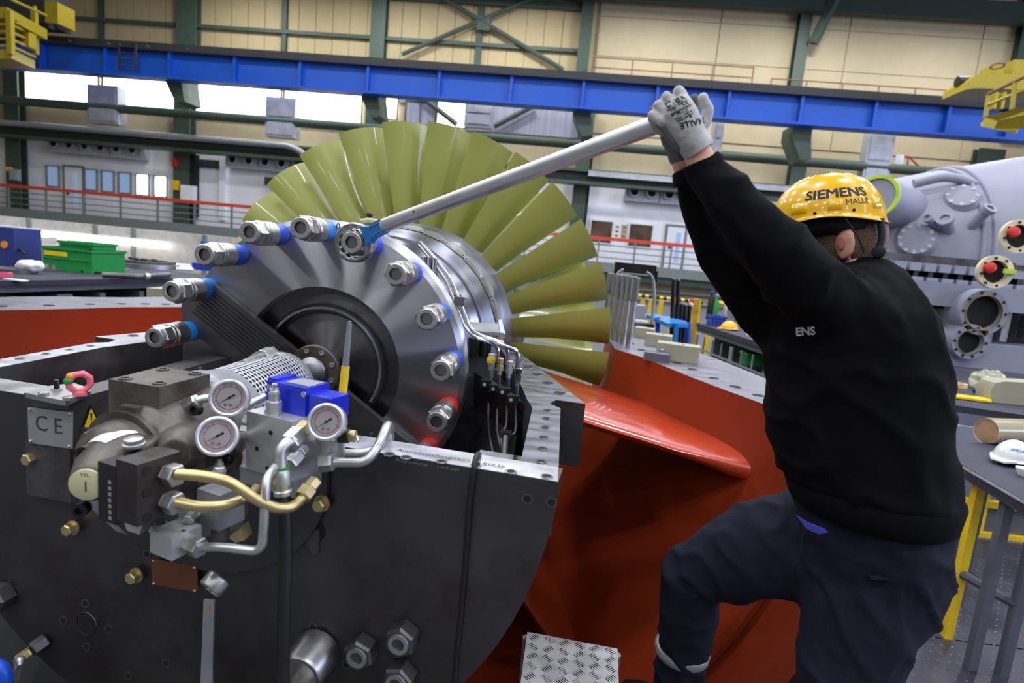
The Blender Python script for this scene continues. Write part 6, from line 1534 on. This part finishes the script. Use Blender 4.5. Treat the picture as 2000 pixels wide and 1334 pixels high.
# ------------------------------------------------------------------ big grey turbine casing at right
gc = thing('turbine_casing', 'huge pale grey turbine casing with bolted covers behind the worker', 'casing', P(1900, 740, 7))
YC = 7.6; zc = P(1900, 512, 6.6).z
x0, x1 = P(1722, 470, 6.9).x, P(2180, 470, 6.4).x
def cone(s): return .80 + .55 * s ** .8
g = G(); rs = []
for i in range(13):
    s = i / 12; x = x0 + (x1 - x0) * s; r = cone(s)
    rs.append([Vector((x, YC - r * math.cos(PI * k / 32), zc + r * math.sin(PI * k / 32))) for k in range(33)])
g.rings(rs, False, False); up_ = g.obj('upper_shell', 'casing_grey', gc, 60)
g = G(); g.rings([[Vector((x0, YC - cone(0) * s_ * math.cos(PI * k / 32), zc + cone(0) * s_ * math.sin(PI * k / 32))) for k in range(33)] for s_ in (1, .02)], False, False); g.obj('end_wall', 'casing_grey', gc)
def oncone(px, py):                                   # point of the cone seen at a pixel
    d = RW @ _ray(px, py); best = None; t = 4.0
    for i in range(900):
        p = EYE + d * t; s = max(0, min(1, (p.x - x0) / (x1 - x0))); r = math.hypot(p.y - YC, p.z - zc)
        if r < cone(s): return p, Vector((-.4, p.y - YC, p.z - zc)).normalized()
        t += .006
    return EYE + d * 6.6, Vector((0, -1, 0))
def cover(px, py, R, nb):
    p, n = oncone(px, py); o = G().prof(p - n * .03, n, [(0, R * 1.25), (.03, R * 1.2), (.06, R), (.075, R * .97), (.08, R * .6)], 32).obj('bolted_cover', 'casing_grey', gc); u, v = frame(n)
    for k in range(nb): a = 2 * PI * k / nb; q = p + (u * math.cos(a) + v * math.sin(a)) * R * .86; G().prof(q + n * .03, n, [(0, .022), (.022, .022)], 6).obj('cover_bolt', 'duct_zinc', o)
cover(1788, 468, .17, 12); cover(1878, 387, .15, 8)
def stub(px, py, px2, py2, r, l, tip='casing_grey'):
    p, n = oncone(px, py); q = P(px2, py2, p.y - l); o = G().cyl(p - (q - p) * .2, q, r, n=20).obj('pipe_stub', 'casing_grey', gc); dd_ = (q - p).normalized(); G().ring(q, dd_, [(-.03, r), (-.03, r * 1.35), (.02, r * 1.35), (.02, r * .7), (-.0, r * .7)], 24).obj('stub_flange', tip, o); return o
stub(1852, 448, 1846, 428, .06, .1); stub(1826, 442, 1812, 426, .035, .12); stub(1900, 440, 1932, 408, .05, .15); stub(1738, 496, 1726, 488, .03, .1)
p, n = oncone(1850, 368); G().tube([p + Vector((-.35, 0, .02)), p + Vector((-.1, -.05, .1)), p + Vector((.1, -.02, .1)), p + Vector((.3, 0, .05))], .05, 10, 4).obj('lifting_lug', 'casing_grey', gc)
o = G().cyl(P(1800, 430, 7.4), P(1712, 385, 6.6), .27, .22, n=36).obj('large_nozzle', 'casing_grey', gc); dd_ = (P(1712, 385, 6.6) - P(1800, 430, 7.4)).normalized(); G().ring(P(1711, 384.5, 6.6), dd_, [(-.015, .19), (-.015, .226), (.015, .226), (.015, .19)], 32).obj('nozzle_rim', 'lime', o)
for s_ in (.42, .47):
    x = x0 + (x1 - x0) * s_; r = cone(s_)
    g = G(); g.tube([Vector((x, YC - (r + .004) * math.cos(PI * k / 32), zc + (r + .004) * math.sin(PI * k / 32))) for k in range(33)], .025, 8, 1); g.obj('shell_rib', 'casing_grey', gc)
# split flange with studs, lower half
yf = YC - 1.02
fl2 = P(1990, 512, 6.2)
def cbx(px0, py0, px1, py1, Y, t_, nm_, m, par=gc):
    a, b, c_, d_ = wr(px0, py0, px1, py1, Y); return G().b2((a, Y, c_), (b, Y + t_, d_)).obj(nm_, m, par)
for i in range(10):
    xx = 1720 + i * 29; yy = 513 + .085 * (xx - 1720) ; cbx(xx, yy - 6, xx + 22, yy + 10, 6.2, .5, 'flange_boss', 'casing_grey'); cbx(xx + 2, yy + 22, xx + 24, yy + 52, 6.2, .5, 'flange_boss', 'casing_grey'); cbx(xx + 6, yy + 10, xx + 16, yy + 22, 6.3, .2, 'joint_stud', 'dark_steel')
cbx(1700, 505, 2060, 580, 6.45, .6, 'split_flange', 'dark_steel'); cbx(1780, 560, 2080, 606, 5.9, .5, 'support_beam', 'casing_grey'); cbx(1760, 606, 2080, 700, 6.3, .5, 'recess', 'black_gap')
for xx in (1852, 1958, 2030): cbx(xx, 606, xx + 14, 668, 5.95, .25, 'column_bolt', 'zinc')
a_, b_q, c_q, d_q = wr(1780, 672, 2080, 742, 5.85); G().b2((a_, 5.85, 0), (b_q, 6.9, d_q)).obj('base_frame', 'casing_grey', gc); cbx(1868, 630, 1938, 690, 5.9, .3, 'port_carrier', 'casing_grey')
for px, py, R, R2, m in ((1918, 610, .215, .155, 'casing_grey'), (1891, 667, .165, .112, 'casing_grey')):
    c = P(px, py, 5.8); o = G().ring(c, (0, -1, 0), [(-.2, R), (.0, R), (.03, R * .97), (.03, R2 * 1.06), (-.02, R2), (-.3, R2)], 40).obj('port_flange', m, gc); G().cyl(c + Vector((0, .02, 0)), c + Vector((0, .03, 0)), R2, n=32).obj('port_shade_disc', 'black_gap', o); G().ring(c, (0, -1, 0), [(.025, R2), (.025, R2 * 1.08), (.036, R2 * 1.08), (.036, R2)], 40).obj('port_edge', 'brass_zinc', o)  # black disc in the mouth paints the shade inside the port
    for k in range(10): a = 2 * PI * k / 10; G().cyl(c + Vector((math.cos(a) * (R + R2) / 2, -.03, math.sin(a) * (R + R2) / 2)), c + Vector((math.cos(a) * (R + R2) / 2, -.034, math.sin(a) * (R + R2) / 2)), .014, n=8).obj('port_hole', 'black_gap', o)
for px, py in ((1942, 531), (1988, 462)):
    c = P(px, py, 5.6); o = G().ring(c, (-.1, -1, .05), [(-.06, .12), (-.02, .12), (-.02, .145), (.02, .145), (.02, .10), (-.06, .10)], 36).obj('open_flange', 'ring_cream', gc); G().cyl(c + Vector((0, .02, 0)), c + Vector((0, .03, 0)), .10, n=28).obj('flange_shade_disc', 'black_gap', o); G().prof(c + Vector((-.07, -.03, .03)), (-.1, -1, .2), [(0, .05), (.03, .045), (.035, .03)], 18).obj('red_plug', 'signal_red', o)  # black disc paints the shade inside the open flange
    for k in range(8): a = 2 * PI * k / 8 + .2; G().cyl(c + Vector((math.cos(a) * .122, -.018, math.sin(a) * .122)), c + Vector((math.cos(a) * .122, -.03, math.sin(a) * .122)), .011, n=8).obj('flange_hole', 'black_gap', o)
G().box(P(1972, 530, 5.55), (.1, .02, .04)).obj('yellow_tag', 'lime', gc)
# ------------------------------------------------------------------ tables at right
def table(name, lab, pts, z, th, m, legs, lm='bench_grey'):
    q = [Q(px, py, z) for px, py in pts]; o = thing(name, lab, 'table', Vector((q[0].x, q[0].y, 0)))
    G().prism(q, (0, 0, -th)).bev(.004, 1).obj('top', m, o)
    for p, mm in legs:
        c = Q(*p, z); G().b2((c.x - .017, c.y - .017, 0), (c.x + .017, c.y + .017, z - th)).obj('leg', mm, o)
    return o, q
tb, tq = table('side_table', 'dark topped side table with white helmet at the right edge', [(1858, 892), (1880, 908), (2060, 1012), (2120, 930), (1985, 862), (1872, 866)], .76, .05, 'bench_top', [((1920, 915), 'hatch_yellow'), ((1975, 950), 'bench_grey'), ((1935, 880), 'bench_grey'), ((2040, 960), 'bench_grey')])
G().prism([Q(1880, 909, .764), Q(2060, 1013, .764), Q(2060, 1017, .758), Q(1880, 913, .758)], (0, 0, -.004)).obj('edge_strip', 'alu', tb)
a, b = Q(1920, 915, .76), Q(2040, 960, .76); G().cyl(Vector((a.x, a.y, .30)), Vector((b.x, b.y, .30)), .02, n=8).obj('cross_rail', 'bench_grey', tb)
tb2, tq2 = table('parts_table', 'grey parts table with yellow edges behind the worker', [(1852, 764), (1862, 791), (2080, 822), (2120, 745), (1862, 714)], .80, .04, 'bench_top', [((1962, 800), 'hatch_yellow'), ((1990, 795), 'bench_grey'), ((1860, 740), 'bench_grey')])
G().prism([Q(1850, 776, .805), Q(1936, 787, .805), Q(1936, 781, .805), Q(1850, 770, .805)], (0, 0, .012)).obj('yellow_edge', 'hatch_yellow', tb2)
c1_, c2_ = Q(1845, 795, .80), Q(2080, 826, .80); G().prism([c1_ + Vector((0, .02, -.1)), c2_ + Vector((0, .02, -.1)), c2_ + Vector((0, .02, -.42)), c1_ + Vector((0, .02, -.42))], (0, .02, 0)).obj('side_panel', 'casing_grey', tb2)
q = Q(1985, 790, .801); o = thing('cream_case', 'rounded cream sheet case on the parts table', 'case', q); pz_ = [P(1934, 786, q.y), P(1936, 762, q.y), P(1945, 748, q.y), P(1962, 745, q.y), P(2080, 752, q.y), P(2080, 802, q.y)]
G().prism(pz_, (0, .14, 0)).bev(.004, 1).obj('cheek', 'cream_block', o)
c = Q(1869, 756, .801); tag(G().ring(c, (0, 0, 1), [(0, .045), (0, .06), (.03, .06), (.03, .045)], 28).obj('tape_roll', 'tape_cream'), 'roll of cream tape lying on the parts table', 'tape')
c = Q(1920, 760, .801); g = G(); g.ball(c + Vector((0, 0, .06)), (.10, .08, .075), n=20); g.ball(c + Vector((.06, 0, .08)), (.06, .06, .06), n=16)
pb3 = bake(g, 'plastic_bag', 'plastic_clear', .008, None, 1, lambda co, n: .018 * noise.noise(co * 28)); tag(pb3, 'crumpled clear yellowish plastic bag on the parts table', 'bag')
c = Q(1918, 768, .801); o = thing('chain_heap', 'dark chain heap lying under the plastic bag', 'chain', c)
for k in range(9): G().ring(c + Vector((-.06 + .016 * k, -.02 + .012 * (k % 3), .012)), (math.cos(k), math.sin(k), .6), [(-.006, .009), (-.006, .018), (.006, .018), (.006, .009)], 12).obj('chain_link', 'black_steel', o)
c = Q(1938, 868, .761); o = thing('wrapped_roll', 'brown wrapped roll in clear film on the side table', 'roll', c)
R_ = .058; dv2 = Vector((.93, .30, 0)).normalized(); c = c + Vector((0, .03, R_)); G().prof(c - dv2 * .02, dv2, [(0, R_ * .6), (.004, R_), (.30, R_), (.304, R_ * .6)], 28).obj('roll', 'wrap_brown', o); G().prof(c - dv2 * .03, dv2, [(0, R_ * 1.08), (.34, R_ * 1.1)], 20, cap=False).obj('film', 'plastic_clear', o)
wc_ = Q(1990, 912, .761); o, l = dome_hat('spare_helmet', 'white helmet with dark strap lying on the side table', wc_ + Vector((.02, .05, .012)), Vector((-.9, -.42, 0)), 'helmet_white', .66)
hc_ = wc_ + Vector((.02, .05, .012)); s66 = .66
fw = Vector((-.9, -.42, 0)); up = Vector((0, 0, 1)); lf = up.cross(fw)
def wfn(u, v):
    el = .62 + v / .09; az = .55 - u / .09 * -1
    return hc_ + fw * (.141 * s66 * math.cos(el) * math.cos(az)) + lf * (.116 * s66 * math.cos(el) * math.sin(az)) + up * (.015 + .127 * math.sin(el)) * s66
letter('helmet_lettering', 'SIEMENS', .017, 'sleeve_cyan', o, wfn, 1, .0004)
g = G(); g.rings([[hc_ + lf * (.119 * s66 * math.cos(e)) * sgn_ + fw * x + up * (.015 + .130 * math.sin(e)) * s66 for e, sgn_ in [(math.radians(a), 1) for a in range(0, 181, 12)]] for x in (-.012, .012)], False, False); g.obj('strap', 'strap_black', o); 
q = Q(2001, 930, .761); o = thing('white_cup', 'small white bowl in front of the white helmet', 'cup', q); G().prof(q, (0, 0, 1), [(0, .02), (.03, .034), (.032, .034), (.032, .03), (.008, .018)], 24).obj('bowl', 'paper_white', o)
# yellow and grey pallets under the tables
for i, (px, py, w_, lab) in enumerate(((1985, 1060, .9, 'dark box with yellow edges under the side table'), (1880, 1040, .5, 'dark low box with yellow edge behind the table leg'))):
    q = Q(px, py, .0); o = thing('floor_box', lab, 'box', q); h = .22 if i == 0 else .15
    G().b2((q.x - w_ / 2, q.y + .05, 0), (q.x + w_ / 2, q.y + .5, h)).obj('box', 'bench_grey', o); G().b2((q.x - w_ / 2 - .01, q.y + .02, h - .03), (q.x + w_ / 2, q.y + .06, h + .01)).obj('yellow_edge', 'hatch_yellow', o); G().b2((q.x - w_ / 2 - .01, q.y + .02, 0), (q.x + w_ / 2, q.y + .06, .03)).obj('yellow_edge', 'hatch_yellow', o)
